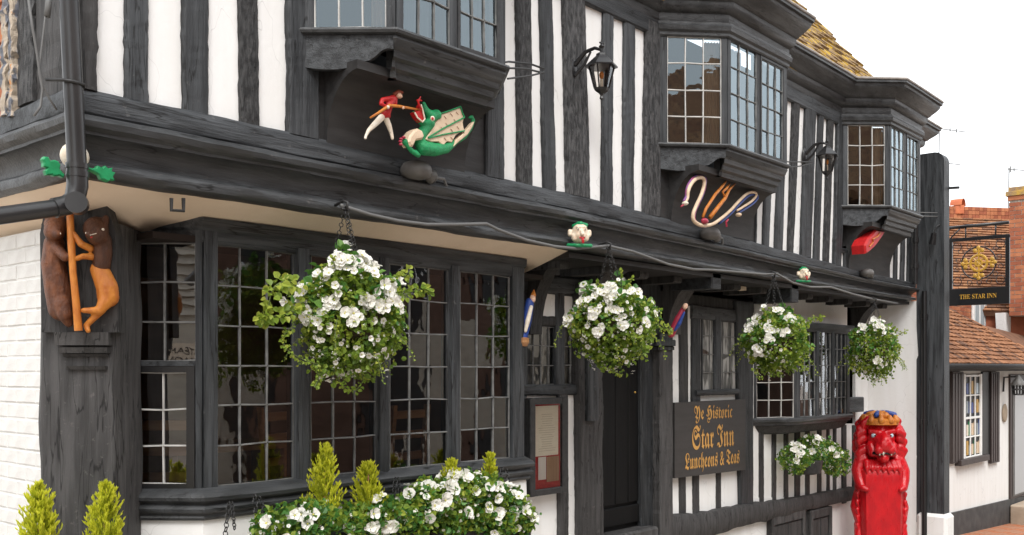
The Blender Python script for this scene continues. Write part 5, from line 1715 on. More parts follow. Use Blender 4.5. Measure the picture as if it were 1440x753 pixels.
for k in range(14):
    a = 2 * pi * k / 14 + .2
    rn = random.Random(k)
    R_ = .26 + .02 * (k % 2)
    for s_ in (-1, 1):
        pass
    if abs(R_ * cos(a)) < .33 and abs(R_ * sin(a)) < .30:
        q.torus((XH, ymid + R_ * cos(a), cz_ + R_ * sin(a)), (0, 1, 0), (0, 0, 1), .030, .0045, 10, 5)
for sy in (-1, 1):
    for sz_ in (-1, 1):
        q.torus((XH, ymid + sy * .27, cz_ + sz_ * .235), (0, 1, 0), (0, 0, 1), .055, .005, 14, 5)
kind(q.build('scrollwork', M['black'], hs, smooth=True), 'stuff')
q = MB()
q.torus((XH, ymid, cz_), (0, 1, 0), (0, 0, 1), .105, .018, 24, 6)
q.torus((XH, ymid, cz_), (0, 1, 0), (0, 0, 1), .042, .014, 16, 6)
for k in range(8):
    a = k * pi / 4
    L_ = .185 if k % 2 == 0 else .10
    d = Vector((0, cos(a), sin(a)))
    q.tube([Vector((XH, ymid, cz_)), Vector((XH, ymid, cz_)) + d * L_], [.012, .016 if k % 2 == 0 else .01], 6)
    if k % 2 == 0:
        e = Vector((XH, ymid, cz_)) + d * .17
        pv = Vector((0, -sin(a), cos(a)))
        for o_ in (d * .03, pv * .045 - d * .005, pv * -.045 - d * .005):
            q.ball(e + o_, (.016, .030, .030), 10, 6)
        q.tube([e + pv * .055 - d * .02, e - pv * .055 - d * .02], .012, 6)
q.build('gold_cross', M['gold'], hs, smooth='auto')
text_mesh('lettering', serif('THE STAR INN'), .46, .062, (XH - .0275, ymid + .23, (zbt + zl_) / 2 - .03), (0, -1, 0), (0, 0, 1), M['gold'], hs, 0.002)
hbar([(1327, 322), (1350, 319.5), (1419, 313)], .022, 'bracket_bar')
hbar([(1358, 320), (1358, 338)], .010, 'hanger'); hbar([(1400, 315), (1400, 332)], .010, 'hanger')
hbar([(1330, 345), (1338, 334), (1350, 322)], .010, 'brace')
q = MB(); q.tube([WX(1329, 265, 13.3), WX(1349, 264, 13.3)], .018, 6); tag(q.build('iron_peg', M['black_matt']), 'short iron peg sticking out near the pier top', 'peg')

# ================================================================== red lion figurehead
lc = W(1236, 700, .12)
lion = thing('lion_figurehead', 'glossy red carved lion figurehead with orange and blue crown by the end wall', 'figurehead', (lc.x, lc.y, ground_z(lc.x)), radians(-55))
lion.scale = (1.0, 1.0, 1.07)
# torso: plank-like carved front, then shoulders, mane and a big head
q = MB()
rings = []
for z, wx, yf, yb_ in ((0, .245, -.22, .16), (.25, .25, -.22, .16), (.6, .255, -.22, .17), (.85, .262, -.22, .18), (.93, .26, -.21, .18), (.975, .20, -.17, .18), (1.0, .16, -.10, .16)):
    rings.append([(-wx * .80, yf, z), (wx * .80, yf, z), (wx * .86, yf + .025, z), (wx, yf + .07, z), (wx * 1.02, yb_ - .05, z), (wx * .8, yb_, z), (-wx * .8, yb_, z), (-wx * 1.02, yb_ - .05, z), (-wx, yf + .07, z), (-wx * .86, yf + .025, z)])
q.loft(rings, True)
q.build('breast_board', M['red'], lion, smooth='auto', local=True)
rn = random.Random(9)
limbs = []
for sx in (-1, 1):
    limbs += [([(sx * .22, -.04, 1.02), (sx * .265, -.07, .92), (sx * .262, -.12, .82), (sx * .245, -.18, .74)], [.095, .085, .07, .05]),
              ([(sx * .235, -.20, .735), (sx * .20, -.235, .72)], [.045, .032]),
              ([(sx * .24, .02, .66), (sx * .265, -.02, .50), (sx * .255, -.07, .36)], [.06, .085, .06]), ([(sx * .25, -.06, .30), (sx * .262, -.10, .16), (sx * .24, -.17, .05)], [.065, .06, .06])]
    for k in range(9):
        limbs.append(([(sx * .25, -.10 + .02 * (k % 3), .95 - k * .09), (sx * .285, -.11, .93 - k * .09), (sx * .28, -.13, .88 - k * .09)], [.03, .026, .008]))
    for k in range(26):
        a = k / 25
        z = .98 + a * .52
        x = sx * (.20 + .05 * sin(a * pi) + rn.uniform(-.02, .02))
        y = rn.uniform(-.10, .12)
        limbs.append(([(x - sx * .04, y, z + .02), (x + sx * .02, y - .01, z - .01), (x + sx * .02, y - .03, z - .06)], [.055, .04, .012]))
for k in range(7):
    x = -.18 + k * .06
    limbs.append(([(x, -.14, 1.02), (x * 1.05, -.205, .965), (x * 1.08, -.225, .90 + .02 * (k % 2))], [.045, .034, .010]))
fused('mane', limbs, M['red'], lion, .010, 1)
hz, hs_ = 1.27, 1.26
def hd(x, y, z): return (x * hs_, y * hs_ + .02, hz + z * hs_)
def hl(pts, r_): return ([hd(*p_) for p_ in pts], [a * hs_ for a in (r_ if isinstance(r_, (list, tuple)) else [r_] * len(pts))])
head = [hl([(0, .02, 0), (0, -.06, .02)], [.155, .14]), hl([(0, -.14, -.01), (0, -.225, -.035)], [.095, .078]),
        hl([(-.04, -.225, -.05), (-.055, -.245, -.075)], [.052, .045]), hl([(.04, -.225, -.05), (.055, -.245, -.075)], [.052, .045]),
        hl([(0, -.17, -.14), (0, -.215, -.150)], [.062, .046]), hl([(0, -.15, .06), (0, -.245, .005)], [.04, .048]), hl([(-.03, -.265, -.012), (.03, -.265, -.012)], .026),
        hl([(-.105, -.125, .085), (-.03, -.165, .075)], [.030, .026]), hl([(.105, -.125, .085), (.03, -.165, .075)], [.030, .026]),
        hl([(-.10, -.12, -.05), (-.09, -.15, -.10)], .05), hl([(.10, -.12, -.05), (.09, -.15, -.10)], .05)]
for k in range(13):
    a = (k - 6) / 6
    head.append(hl([(a * .165, -.115 + abs(a) * .10, .135), (a * .185, -.15 + abs(a) * .11, .112)], [.034, .022]))
    head.append(hl([(a * .15, -.10 + abs(a) * .12, -.13), (a * .16, -.12 + abs(a) * .12, -.20)], [.04, .012]))
fused('head', head, M['red'], lion, .010, 1)
for sx in (-1, 1):
    q = MB(); q.ball(hd(sx * .073, -.150, .048), (.042, .028, .030), 12, 8); q.build('eye', M['pale_blue'], lion, smooth=True, local=True)
    q = MB(); q.ball(hd(sx * .071, -.170, .047), (.014, .007, .014), 10, 6); q.build('pupil', M['dark_dot'], lion, smooth=True, local=True)
for x in (-.055, -.02, .055):
    q = MB(); q.tube([hd(x, -.262, -.085), hd(x, -.265, -.125)], [.016, .006], 6); q.build('tooth', M['ivory'], lion, smooth=True, local=True)
q = MB(); q.tube([hd(-.10, -.20, -.105), hd(-.05, -.255, -.112), hd(0, -.255, -.10), hd(.05, -.255, -.112), hd(.10, -.20, -.105)], .016, 6); q.build('mouth', M['dark_dot'], lion, local=True)
hz = 1.33
cr = []
q = MB(); q.lathe([(.215, .125), (.225, .13), (.22, .18), (.19, .20), (.0, .21)], (0, -.02, hz - .005), 24); q.build('crown_band', M['orange'], lion, smooth='auto', local=True)
for k in range(11):
    a = 2 * pi * k / 11
    limbs = [([(cos(a) * .205, -.02 + sin(a) * .205, hz + .17), (cos(a) * .19, -.02 + sin(a) * .19, hz + .215)], [.042, .027])]
    if k % 3 != 1:
        limbs.append(([(cos(a) * .12, -.02 + sin(a) * .12, hz + .225), (cos(a) * .06, -.02 + sin(a) * .06, hz + .25)], [.045, .035]))
    cr += limbs
fused('crown', cr, M['orange'], lion, .010, 2)
for k in (1, 4, 7, 10):
    a = 2 * pi * k / 11 + .25
    fused('crown_cap', [([(cos(a) * .17, -.02 + sin(a) * .17, hz + .235), (cos(a) * .08, -.02 + sin(a) * .08, hz + .262)], [.035, .028])], M['blue'], lion, .010, 2)

# ================================================================== plants
def leaf_into(mb, c, dr, up, ln, wd, tint, fold=.25):
    """six-sided leaf folded on its midrib"""
    dr = dr.normalized()
    sd = dr.cross(up)
    if sd.length < 1e-4:
        sd = dr.cross(Vector((1, 0, 0)))
    sd.normalize()
    nn = sd.cross(dr)
    b0 = c
    tip = c + dr * ln - nn * ln * .12
    l1 = c + dr * ln * .30 + sd * wd * .5 + nn * wd * fold
    l2 = c + dr * ln * .70 + sd * wd * .40 + nn * wd * fold * .8
    r1 = c + dr * ln * .30 - sd * wd * .5 + nn * wd * fold
    r2 = c + dr * ln * .70 - sd * wd * .40 + nn * wd * fold * .8
    mb.add([b0, l1, l2, tip, r2, r1], [(0, 1, 2, 3), (0, 3, 4, 5)], 0, tint)

def rnd_dir(rn):
    z = rn.uniform(-1, 1); a = rn.uniform(0, 2 * pi); r = math.sqrt(1 - z * z)
    return Vector((r * cos(a), r * sin(a), z))

def flower_mesh(seed, petals=5, cup=.25):
    rn = random.Random(seed)
    mb = MB()
    for k in range(petals):
        a = 2 * pi * k / petals + rn.uniform(-.12, .12)
        w_ = pi / petals * 1.15
        def P(r, b, z): return Vector((r * cos(b), r * sin(b), z))
        z1, z2 = cup * rn.uniform(.4, .8), cup * rn.uniform(.5, 1.5)
        pts = [P(.12, a, 0), P(.55, a - w_ * .90, z1), P(.90, a - w_ * .80, z2), P(1.0, a, z2 * .7), P(.90, a + w_ * .80, z2 * .9), P(.55, a + w_ * .90, z1), P(.6, a, z1 * .6)]
        mb.add(pts, [(0, 1, 6), (1, 2, 3, 6), (6, 3, 4, 5), (0, 6, 5)], 0, rn.uniform(.3, 1))
    mb.ball((0, 0, .08), (.16, .16, .12), 6, 4, 1)
    return mb.mesh('flower', [M['petal'], M['petal_c']], False)
FLW = [flower_mesh(i, 5, .22 + .12 * i) for i in range(5)]

def facing(n, rn, j=.5):
    n = (n + rnd_dir(rn) * j).normalized()
    return n.to_track_quat('Z', 'Y').to_euler()

def blob_r(d, seed, amp=.30):
    return 1 + amp * noise.noise(d * 2.1 + Vector((seed * 3.7, 0, 0))) + amp * .6 * noise.noise(d * 4.9 + Vector((0, seed * 1.3, 0)))

def basket(u, v, v0, v1, wpx, hook, label, seed, nleaf, nflow, y=-.13, lsize=.034, fsize=.032, trails=(), small=220, sp=1.0):
    rn = random.Random(seed)
    c = W(u, (v0 + v1) / 2, y)
    px = proj(c)[2] / F
    rx, rz = wpx / 2 * px * .9, (v1 - v0) / 2 * px * .93
    R = Vector((rx, rx * .85, rz))
    t = thing('hanging_basket', label, 'hanging basket', c + Vector((0, 0, rz * 1.2)), 0, 'flower baskets hung along the jetty')
    hk = W(hook[0], hook[1], y)
    # basket bowl and soil
    q = MB(); q.lathe([(.02, -.45 * rz), (.5 * rx, -.32 * rz), (.62 * rx, 0), (.64 * rx, .12 * rz), (.55 * rx, .14 * rz), (.02, .2 * rz)], c, 16); q.build('basket_liner', M['soil'], t, smooth='auto')
    # chains and hook
    for k in range(3):
        a = 2 * pi * k / 3 + .5
        e = c + Vector((cos(a) * rx * .55, sin(a) * rx * .55, .12 * rz))
        q = MB()
        n_ = 26
        for i in range(n_):
            p0 = hk.lerp(e, (i + .5) / n_)
            d = (e - hk).normalized()
            s_ = d.cross(Vector((0, 0, 1)) if i % 2 else Vector((.3, 1, 0))).normalized()
            q.torus(p0, d, s_, (e - hk).length / n_ * .55, .0028, 6, 4)
        q.build('chain', M['black_matt'], t)
    q = MB(); q.tube([hk + Vector((0, .10, .02)), hk + Vector((0, .02, .04)), hk + Vector((0, -.02, .025)), hk + Vector((0, -.01, -.01)), hk], .009, 8)
    q.tube([hk + Vector((-.03, 0, -.01)), hk + Vector((.03, 0, -.012))], .007, 6); q.build('hook', M['black_matt'], t, smooth=True)
    # foliage
    mb = MB()
    for i in range(nleaf):
        d = rnd_dir(rn)
        f = blob_r(d, seed)
        low = max(0, -d.z)
        rr = f * (1 - .25 * low ** 2) * (rn.random() ** .22)
        if d.z > .55: rr *= .92
        p = c + Vector((d.x * R.x, d.y * R.y, d.z * R.z)) * rr
        if low > .3 and rn.random() < .4:
            p.z -= rn.random() ** 2 * rz * .35
        dr = (d + rnd_dir(rn) * .9 + Vector((0, 0, -.3)))
        cl = noise.noise(p * 7 + Vector((seed, 0, 0)))
        tint = min(.97, max(.02, .42 + .45 * cl + rn.gauss(0, .17) + .12 * d.z))
        s_ = lsize * rn.uniform(.55, 1.25)
        leaf_into(mb, p, dr, d + rnd_dir(rn) * .5, s_, s_ * rn.uniform(.7, 1.0), tint)
    for tr_ in trails:
        pts = smooth_path([Vector(W(a, b_, y - .05)) for a, b_ in tr_[0]], 6)
        big = tr_[1]
        for i, p in enumerate(pts):
            for k in range(3 if big < 2 else 2):
                dd = rnd_dir(rn)
                s_ = lsize * (rn.uniform(.5, .9) * big)
                leaf_into(mb, p + dd * .012 * big, dd + Vector((0, 0, -.4)), Vector((-.3, -1, .5)) + rnd_dir(rn) * .4, s_, s_ * .8, rn.uniform(.3, .8))
    stems = MB()
    for k in range(13):
        d = rnd_dir(rn)
        d.z = rn.uniform(-.75, .25)
        d.normalize()
        p = c + Vector((d.x * R.x, d.y * R.y, d.z * R.z)) * blob_r(d, seed) * .9
        ln = rn.uniform(.06, .20)
        pts = [p]
        v_ = Vector((d.x, d.y, .25)).normalized()
        for i in range(9):
            v_ = (v_ + Vector((0, 0, -.28)) + rnd_dir(rn) * .12).normalized()
            pts.append(pts[-1] + v_ * ln / 6)
        for i, p_ in enumerate(pts[2:]):
            for m_ in range(2):
                dd = rnd_dir(rn)
                s_ = lsize * rn.uniform(.4, .8) * (1 - .05 * i)
                leaf_into(mb, p_ + dd * .006, dd + v_ * .5, Vector((-.3, -1, .5)) + rnd_dir(rn) * .6, s_, s_ * .8, min(.97, max(.05, rn.gauss(.6, .2))))
        stems.tube(pts, .0022, 4)
    for k in range(16):
        d = rnd_dir(rn)
        d.z = abs(d.z) * .8
        d.normalize()
        p = c + Vector((d.x * R.x, d.y * R.y, d.z * R.z)) * blob_r(d, seed) * .92
        e = p + (d + rnd_dir(rn) * .5 + Vector((0, 0, .2))).normalized() * rn.uniform(.05, .11)
        stems.tube([p, e], .0022, 4)
        for i in range(7):
            dd = rnd_dir(rn)
            s_ = lsize * rn.uniform(.6, 1.1)
            leaf_into(mb, p.lerp(e, .4 + .1 * i), dd + d, Vector((-.3, -.6, .8)), s_, s_ * .8, rn.uniform(.3, .8))
    kind(stems.build('trailing_stems', M['stem'], t, fix=False), 'stuff')
    kind(mb.build('foliage', M['leaf'], t, fix=False), 'stuff')
    for tr_ in trails:
        q = MB(); q.tube(smooth_path([Vector(W(a, b_, y - .05)) for a, b_ in tr_[0]], 5), .0035, 5); q.build('stem', M['stem'], t)
    # broad leaves in the upper part
    mb = MB()
    for i in range(int(nleaf * .10)):
        d = rnd_dir(rn)
        if d.z < -.1: continue
        p = c + Vector((d.x * R.x, d.y * R.y, d.z * R.z)) * blob_r(d, seed) * rn.uniform(.8, 1.0)
        s_ = lsize * rn.uniform(1.2, 1.9)
        leaf_into(mb, p, d + rnd_dir(rn) * .7, d + Vector((0, 0, .7)), s_, s_ * .95, rn.uniform(.1, .9), .18)
    kind(mb.build('broad_leaves', M['leaf_big'], t, fix=False), 'stuff')
    # flower heads: trusses near the top, single blooms lower
    toward = Vector((CX, CY, CZ)) - c
    toward.normalize()
    n = 0
    cl_dirs = []
    for k in range(int(nflow / 5)):
        d = (rnd_dir(rn) * .9 + Vector((0, 0, .75)) + toward * .65).normalized()
        cl_dirs.append((d, rn.choice((2, 4, 6, 8))))
    for d, m_ in cl_dirs:
        for k in range(m_):
            dd = (d + rnd_dir(rn) * .10 * sp).normalized()
            p = c + Vector((dd.x * R.x, dd.y * R.y, dd.z * R.z)) * (blob_r(dd, seed) * rn.uniform(.98, 1.08))
            s_ = fsize * rn.uniform(.7, 1.12)
            place('flower', FLW[rn.randrange(5)], t, loc=p, rot=facing(dd + toward * .5, rn, .35), scale=(s_, s_, s_))
            n += 1
            if n > nflow: break
    for k in range(int(nflow * .35)):
        d = (rnd_dir(rn) + toward * .7).normalized()
        p = c + Vector((d.x * R.x, d.y * R.y, d.z * R.z)) * (blob_r(d, seed) * 1.02)
        s_ = fsize * rn.uniform(.45, .75)
        place('flower', FLW[rn.randrange(5)], t, loc=p, rot=facing(d + toward * .5, rn, .4), scale=(s_, s_, s_))
    mb = MB()
    for k in range(small):
        d = (rnd_dir(rn) + toward * .3).normalized()
        if d.z > .6: continue
        f = blob_r(d, seed)
        p = c + Vector((d.x * R.x, d.y * R.y, d.z * R.z)) * f * rn.uniform(.97, 1.04)
        nd = (d + rnd_dir(rn) * .4).normalized()
        for j in range(5):
            a = 2 * pi * j / 5
            s1 = nd.orthogonal().normalized()
            s2 = nd.cross(s1)
            o_ = s1 * cos(a) + s2 * sin(a)
            o2 = s1 * cos(a + .9) + s2 * sin(a + .9)
            r_ = fsize * .28
            mb.add([p + nd * .004, p + o_ * r_, p + (o_ + o2) * r_ * .62 + nd * .003], [(0, 1, 2)], 0, rn.uniform(.3, 1))
    kind(mb.build('small_blossoms', M['petal'], t, fix=False), 'stuff')
    return t

basket(492, 448, 352, 540, 168, (486, 292), 'largest flower basket hung before the bay window, white petunias and trailing stems', 1, 5000, 170,
       trails=(([(420, 400), (400, 396), (383, 408), (376, 440), (368, 446)], 1.9), ([(425, 425), (405, 440), (385, 445), (367, 447)], 1.7), ([(560, 420), (580, 410), (595, 408), (602, 412)], 1.5), ([(555, 400), (568, 390), (574, 382)], 1.4),
               ([(410, 460), (398, 475), (404, 492), (425, 505), (445, 512)], .9), ([(470, 520), (480, 540), (492, 548)], .9), ([(505, 515), (510, 535), (500, 550)], .9), ([(440, 510), (448, 530), (442, 545)], .9), ([(540, 500), (530, 520), (522, 535)], .9)), small=260, lsize=.032, fsize=.033)
basket(863, 455, 392, 522, 138, (856, 348), 'flower basket hung in front of the dark doorway', 2, 4200, 120, trails=(([(925, 455), (936, 462), (942, 466)], 1.2), ([(850, 515), (862, 522), (872, 526)], .8)), small=330)
basket(1090, 480, 432, 531, 114, (1088, 388), 'flower basket hung between the gold lettered sign board and the small oriel', 3, 3800, 90, trails=(([(1140, 450), (1152, 446), (1156, 448)], 1.2), ([(1060, 520), (1070, 532)], .8), ([(1110, 518), (1125, 520), (1138, 516)], .8)), small=260)
basket(1229, 493, 450, 538, 86, (1230, 424), 'smallest looking flower basket hung before the white end wall', 4, 3200, 60, trails=(([(1266, 470), (1274, 466)], 1.1), ([(1230, 535), (1228, 543)], .8)), small=200)

def trough_plants(t, pts_c, seed, nleaf, nflow, lsize, fsize, R, small=80):
    rn = random.Random(seed)
    mb, mbig = MB(), MB()
    toward0 = Vector((CX, CY, CZ))
    for c in pts_c:
        toward = (toward0 - c).normalized()
        for i in range(nleaf):
            d = rnd_dir(rn)
            p = c + Vector((d.x * R.x, d.y * R.y, d.z * R.z)) * blob_r(d, seed + c.x) * rn.random() ** .25
            cl = noise.noise(p * 7)
            s_ = lsize * rn.uniform(.6, 1.3)
            leaf_into(mb if rn.random() < .6 else mbig, p, d + rnd_dir(rn) * .9, d + rnd_dir(rn) * .5, s_, s_ * .85, min(.97, max(.02, .38 + .4 * cl + rn.gauss(0, .16))))
        for k in range(nflow):
            d = (rnd_dir(rn) + Vector((0, 0, .6)) + toward * .6).normalized()
            for m_ in range(rn.choice((1, 1, 3, 4))):
                dd = (d + rnd_dir(rn) * .14).normalized()
                p = c + Vector((dd.x * R.x, dd.y * R.y, dd.z * R.z)) * blob_r(dd, seed + c.x) * 1.03
                s_ = fsize * rn.uniform(.6, 1.1)
                place('flower', FLW[rn.randrange(5)], t, loc=p, rot=facing(dd + toward * .5, rn, .35), scale=(s_, s_, s_))
        for k in range(small):
            d = (rnd_dir(rn) + toward * .5).normalized()
            p = c + Vector((d.x * R.x, d.y * R.y, d.z * R.z)) * blob_r(d, seed + c.x) * 1.02
            s_ = fsize * .30
            place('flower', FLW[rn.randrange(5)], t, loc=p, rot=facing(d, rn, .4), scale=(s_, s_, s_)) if k < 14 else None
    kind(mb.build('foliage', M['leaf'], t, fix=False), 'stuff')
    kind(mbig.build('broad_leaves', M['leaf_big'], t, fix=False), 'stuff')

def chain(p0, p1, n, r, parent, name='chain', rl=.011):
    q = MB()
    d = (p1 - p0).normalized()
    for i in range(n):
        c = p0.lerp(p1, (i + .5) / n)
        s_ = d.cross(Vector((0, 1, 0)) if i % 2 else Vector((1, 0, .2))).normalized()
        q.torus(c, d, s_, (p1 - p0).length / n * .6, r, 8, 4)
    return q.build(name, M['black_matt'], parent)

YT = .02
def window_box(ua, ub, vtop, label, seed, nleaf, nflow, clumps, chains):
    a, c = W(ua, vtop, YT), W(ub, vtop, YT)
    t = thing('window_box', label, 'window box', (a + c) / 2 - Vector((0, 0, .2)), 0, 'window boxes below the bay')
    z = (a.z + c.z) / 2
    q = MB(); q.cbox(a.x, c.x, YT - .09, YT + .09, z - .2, z, .015); q.build('trough', M['black_matt'], t)
    q = MB(); q.box(a.x + .02, c.x - .02, YT - .07, YT + .07, z - .01, z + .004); q.build('soil', M['soil'], t)
    trough_plants(t, [W(u, v, YT - .03) for u, v in clumps], seed, nleaf, nflow, .036, .040, Vector((.15, .15, .12)))
    for u0, v0, u1, v1 in chains:
        chain(W(u0, v0, .17), W(u1, v1, .10), 9, .0035, t)
    return t
window_box(372, 575, 742, 'window box with white flowers under the middle of the bay', 31, 520, 4, [(395, 745), (430, 735), (470, 738), (505, 738), (540, 728), (572, 735)], [(322, 706, 316, 760), (326, 706, 330, 745), (358, 696, 364, 760), (364, 698, 384, 745), (556, 672, 552, 720), (560, 672, 566, 720)])
window_box(592, 735, 738, 'window box crowded with white flowers at the door end of the bay', 32, 760, 8, [(590, 712), (615, 700), (650, 690), (680, 695), (710, 712), (722, 730), (660, 722), (630, 728), (690, 735)], [(706, 658, 700, 700), (712, 660, 720, 700)])

def conifer(u, vt, vb, wpx, label, y, seed, n=2600):
    rn = random.Random(seed)
    base = W(u, vb, y)
    tip = W(u, vt, y)
    px = proj(base)[2] / F
    H = tip.z - base.z
    Rb = wpx / 2 * px
    t = thing('dwarf_conifer', label, 'conifer', base, 0, 'lime dwarf conifers in the boxes')
    q = MB(); q.tube([base - Vector((0, 0, .05)), base + Vector((0, 0, H * .9))], [.012, .003], 6); q.build('trunk', M['wood'], t)
    mb = MB()
    nb = int(n / 26)
    for k in range(nb):
        f = rn.random() ** 1.15
        a = rn.uniform(0, 2 * pi)
        rad = Rb * (1 - f) ** .62 * (.8 + .35 * rn.random()) * (1 if f > .12 else .75) * (1 + .5 * noise.noise(Vector((cos(a) * 1.6 + seed * 3, sin(a) * 1.6, f * 6)))) + .006
        z0 = f * H * .93
        root = base + Vector((0, 0, max(0, z0 - rad * .5)))
        end = base + Vector((cos(a) * rad, sin(a) * rad, z0 + rad * .75 + rn.uniform(0, .03) + (rn.uniform(.02, .06) if k % 7 == 0 else 0)))
        if end.z > base.z + H: end.z = base.z + H
        d = (end - root)
        for i in range(26):
            s_ = .25 + .75 * rn.random()
            p = root + d * s_
            dr = (d.normalized() * .6 + rnd_dir(rn) * .55 + Vector((0, 0, .65)))
            ln = rn.uniform(.016, .034)
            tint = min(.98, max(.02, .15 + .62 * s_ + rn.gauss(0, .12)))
            dr.normalize()
            sd = dr.cross(rnd_dir(rn)).normalized() * .0038
            mb.add([p - sd * .6, p + dr * ln * .6 - sd, p + dr * ln, p + dr * ln * .6 + sd, p + sd * .6], [(0, 1, 2, 3, 4)], 0, tint)
    for k in range(70):
        f = rn.random()
        p = base + Vector((rn.gauss(0, .004), rn.gauss(0, .004), H * (.82 + .18 * f)))
        dr = (Vector((0, 0, 1)) + rnd_dir(rn) * .6).normalized()
        sd = dr.cross(rnd_dir(rn)).normalized() * .003
        ln = .026
        mb.add([p - sd * .6, p + dr * ln * .6 - sd, p + dr * ln, p + dr * ln * .6 + sd, p + sd * .6], [(0, 1, 2, 3, 4)], 0, rn.uniform(.5, .95))
    kind(mb.build('crown', M['conifer'], t, fix=False), 'stuff')
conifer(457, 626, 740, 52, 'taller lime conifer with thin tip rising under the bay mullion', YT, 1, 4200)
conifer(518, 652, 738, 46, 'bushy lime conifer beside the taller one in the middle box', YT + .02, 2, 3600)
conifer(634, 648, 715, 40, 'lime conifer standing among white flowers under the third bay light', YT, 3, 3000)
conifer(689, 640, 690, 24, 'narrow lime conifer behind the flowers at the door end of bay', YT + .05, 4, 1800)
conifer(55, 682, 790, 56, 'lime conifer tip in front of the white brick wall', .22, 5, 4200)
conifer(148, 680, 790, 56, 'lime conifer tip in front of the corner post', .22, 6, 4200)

# tub under those two conifers
tb = thing('planter_tub', 'dark tub holding two lime conifers before the corner post', 'planter', (W(100, 790, .22).x, .22, ground_z(2.2)))
p0, p1 = W(20, 792, .22), W(185, 792, .22)
q = MB(); q.cbox(p0.x, p1.x, .05, .36, ground_z(2.2), p0.z - .005, .02); q.build('tub', M['black_matt'], tb)
q = MB(); q.cbox(p0.x - .015, p1.x + .015, .035, .375, p0.z - .06, p0.z - .003, .01); q.build('tub_rim', M['black_matt'], tb)

# wall planter under the small oriel
YPp = .40
wp = thing('wall_planter', 'black half basket of white flowers fixed below the small ground oriel', 'wall planter', W(1140, 672, YPp))
c = W(1136, 655, YPp)
q = MB(); q.lathe([(.08, -.10), (.15, -.08), (.17, .06), (.16, .07), (.02, .07)], c, 14); q.build('basket_liner', M['black_matt'], wp, smooth='auto')
trough_plants(wp, [W(1118, 645, YPp - .03), W(1140, 632, YPp - .03), W(1162, 638, YPp - .03), W(1175, 650, YPp - .03)], 41, 560, 8, .036, .042, Vector((.19, .16, .16)))

# ================================================================== furniture glimpsed through the bay
def chair(x, y, rz, label, zf=.35):
    t = thing('dining_chair', label, 'chair', (x, y, zf), rz, 'chairs seen through the bay window')
    for sx in (-1, 1):
        q = MB(); q.cbox(sx * .2 - .02, sx * .2 + .02, -.2, -.16, 0, .45, .005); q.build('leg', M['wood'], t, local=True)
        q = MB(); q.hexa([(sx * .2 - .02, .16, 0), (sx * .2 + .02, .16, 0), (sx * .2 + .02, .20, 0), (sx * .2 - .02, .20, 0), (sx * .2 - .02, .26, 1.0), (sx * .2 + .02, .26, 1.0), (sx * .2 + .02, .295, 1.0), (sx * .2 - .02, .295, 1.0)]); q.build('leg', M['wood'], t, local=True)
    q = MB(); q.cbox(-.23, .23, -.22, .2, .45, .48, .01); q.build('seat', M['wood'], t, local=True)
    for z in (.62, .78, .93):
        q = MB(); q.cbox(-.175, .175, .22 + (z - .6) * .1, .245 + (z - .6) * .1, z - .03, z + .03, .006); q.build('slat', M['wood'], t, local=True)
chair(3.25, 1.0, 2.3, 'wooden ladder-back chair behind the near bay lights')
chair(4.3, 1.05, .4, 'wooden ladder-back chair behind the middle bay light')
chair(5.0, 1.1, 3.3, 'wooden ladder-back chair behind the farther bay lights')
tt = thing('dining_table', 'wooden dining table inside the bay window', 'table', (3.8, 1.5, .35))
q = MB(); q.cbox(3.3, 4.3, 1.2, 1.8, 1.06, 1.10, .01); q.build('table_top', M['wood'], tt)
for x in (3.35, 4.22):
    for y in (1.25, 1.72):
        q = MB(); q.cbox(x, x + .05, y, y + .05, .35, 1.058, .005); q.build('leg', M['wood'], tt)
b = MB(); b.box(2.5, 6.0, .66, 3.5, .30, .35); b.build('room_floor', M['wood'], inn)

# ================================================================== the house beyond the inn
YH = 0.0
hs2 = thing('cottage', 'white cottage with brown tiled lean-to roof and dark shutters beyond the hanging sign', 'house', (16.5, 1.5, -.8))
XL = 13.45
q = MB()
q.box(XL, 22, YH, YH + .2, ground_z(16) - .5, 1.72)
q.build('wall', M['plaster'], hs2)
def hw(u, v, y=YH): return W(u, v, y)
# tarred plinth
p = [hw(1325, 725, YH - .03), hw(1445, 697, YH - .03)]
q = MB(); q.hexa([(XL, YH - .03, ground_z(XL) - .3), (19.5, YH - .03, ground_z(19.5) - .3), (19.5, YH + .1, ground_z(19.5) - .3), (XL, YH + .1, ground_z(XL) - .3), (XL, YH - .03, p[0].z + .02), (19.5, YH - .03, p[1].z - .03), (19.5, YH + .1, p[1].z - .03), (XL, YH + .1, p[0].z + .02)])
q.build('plinth', M['plinth_tar'], hs2)
# sash window with shutters
def fbox(u0, u1, v0, v1, y0, y1, name, m, parent, um=None):
    um = um or (u0 + u1) / 2
    q = MB(); q.cbox(XU(u0, y0), XU(u1, y0), y0, y1, W(um, v1, y0).z, W(um, v0, y0).z, .006)
    return q.build(name, m, parent)
win = fbox(1356, 1382, 526, 644, YH - .004, YH + .05, 'window', M['black_matt'], hs2)
for a, c_ in ((1356, 1358.5), (1379, 1381.5)):
    fbox(a, c_, 526, 643, YH - .03, YH - .006, 'sash_stile', M['white_paint'], win, 1368)
for v in (527, 586, 641):
    fbox(1358.7, 1378.8, v, v + 3, YH - .03, YH - .006, 'sash_rail', M['white_paint'], win, 1368)
for u in (1365.3, 1372):
    fbox(u - .5, u + .5, 530, 641, YH - .026, YH - .008, 'glazing_bar', M['white_paint'], win, 1368)
for v in (556, 614):
    fbox(1358.7, 1378.8, v - 1, v + 1, YH - .024, YH - .009, 'glazing_bar', M['white_paint'], win, 1368)
rn = random.Random(3)
cols_ = ['ivory', 'gold', 'blue', 'pale_blue', 'green', 'red_matt', 'cream', 'curtain']
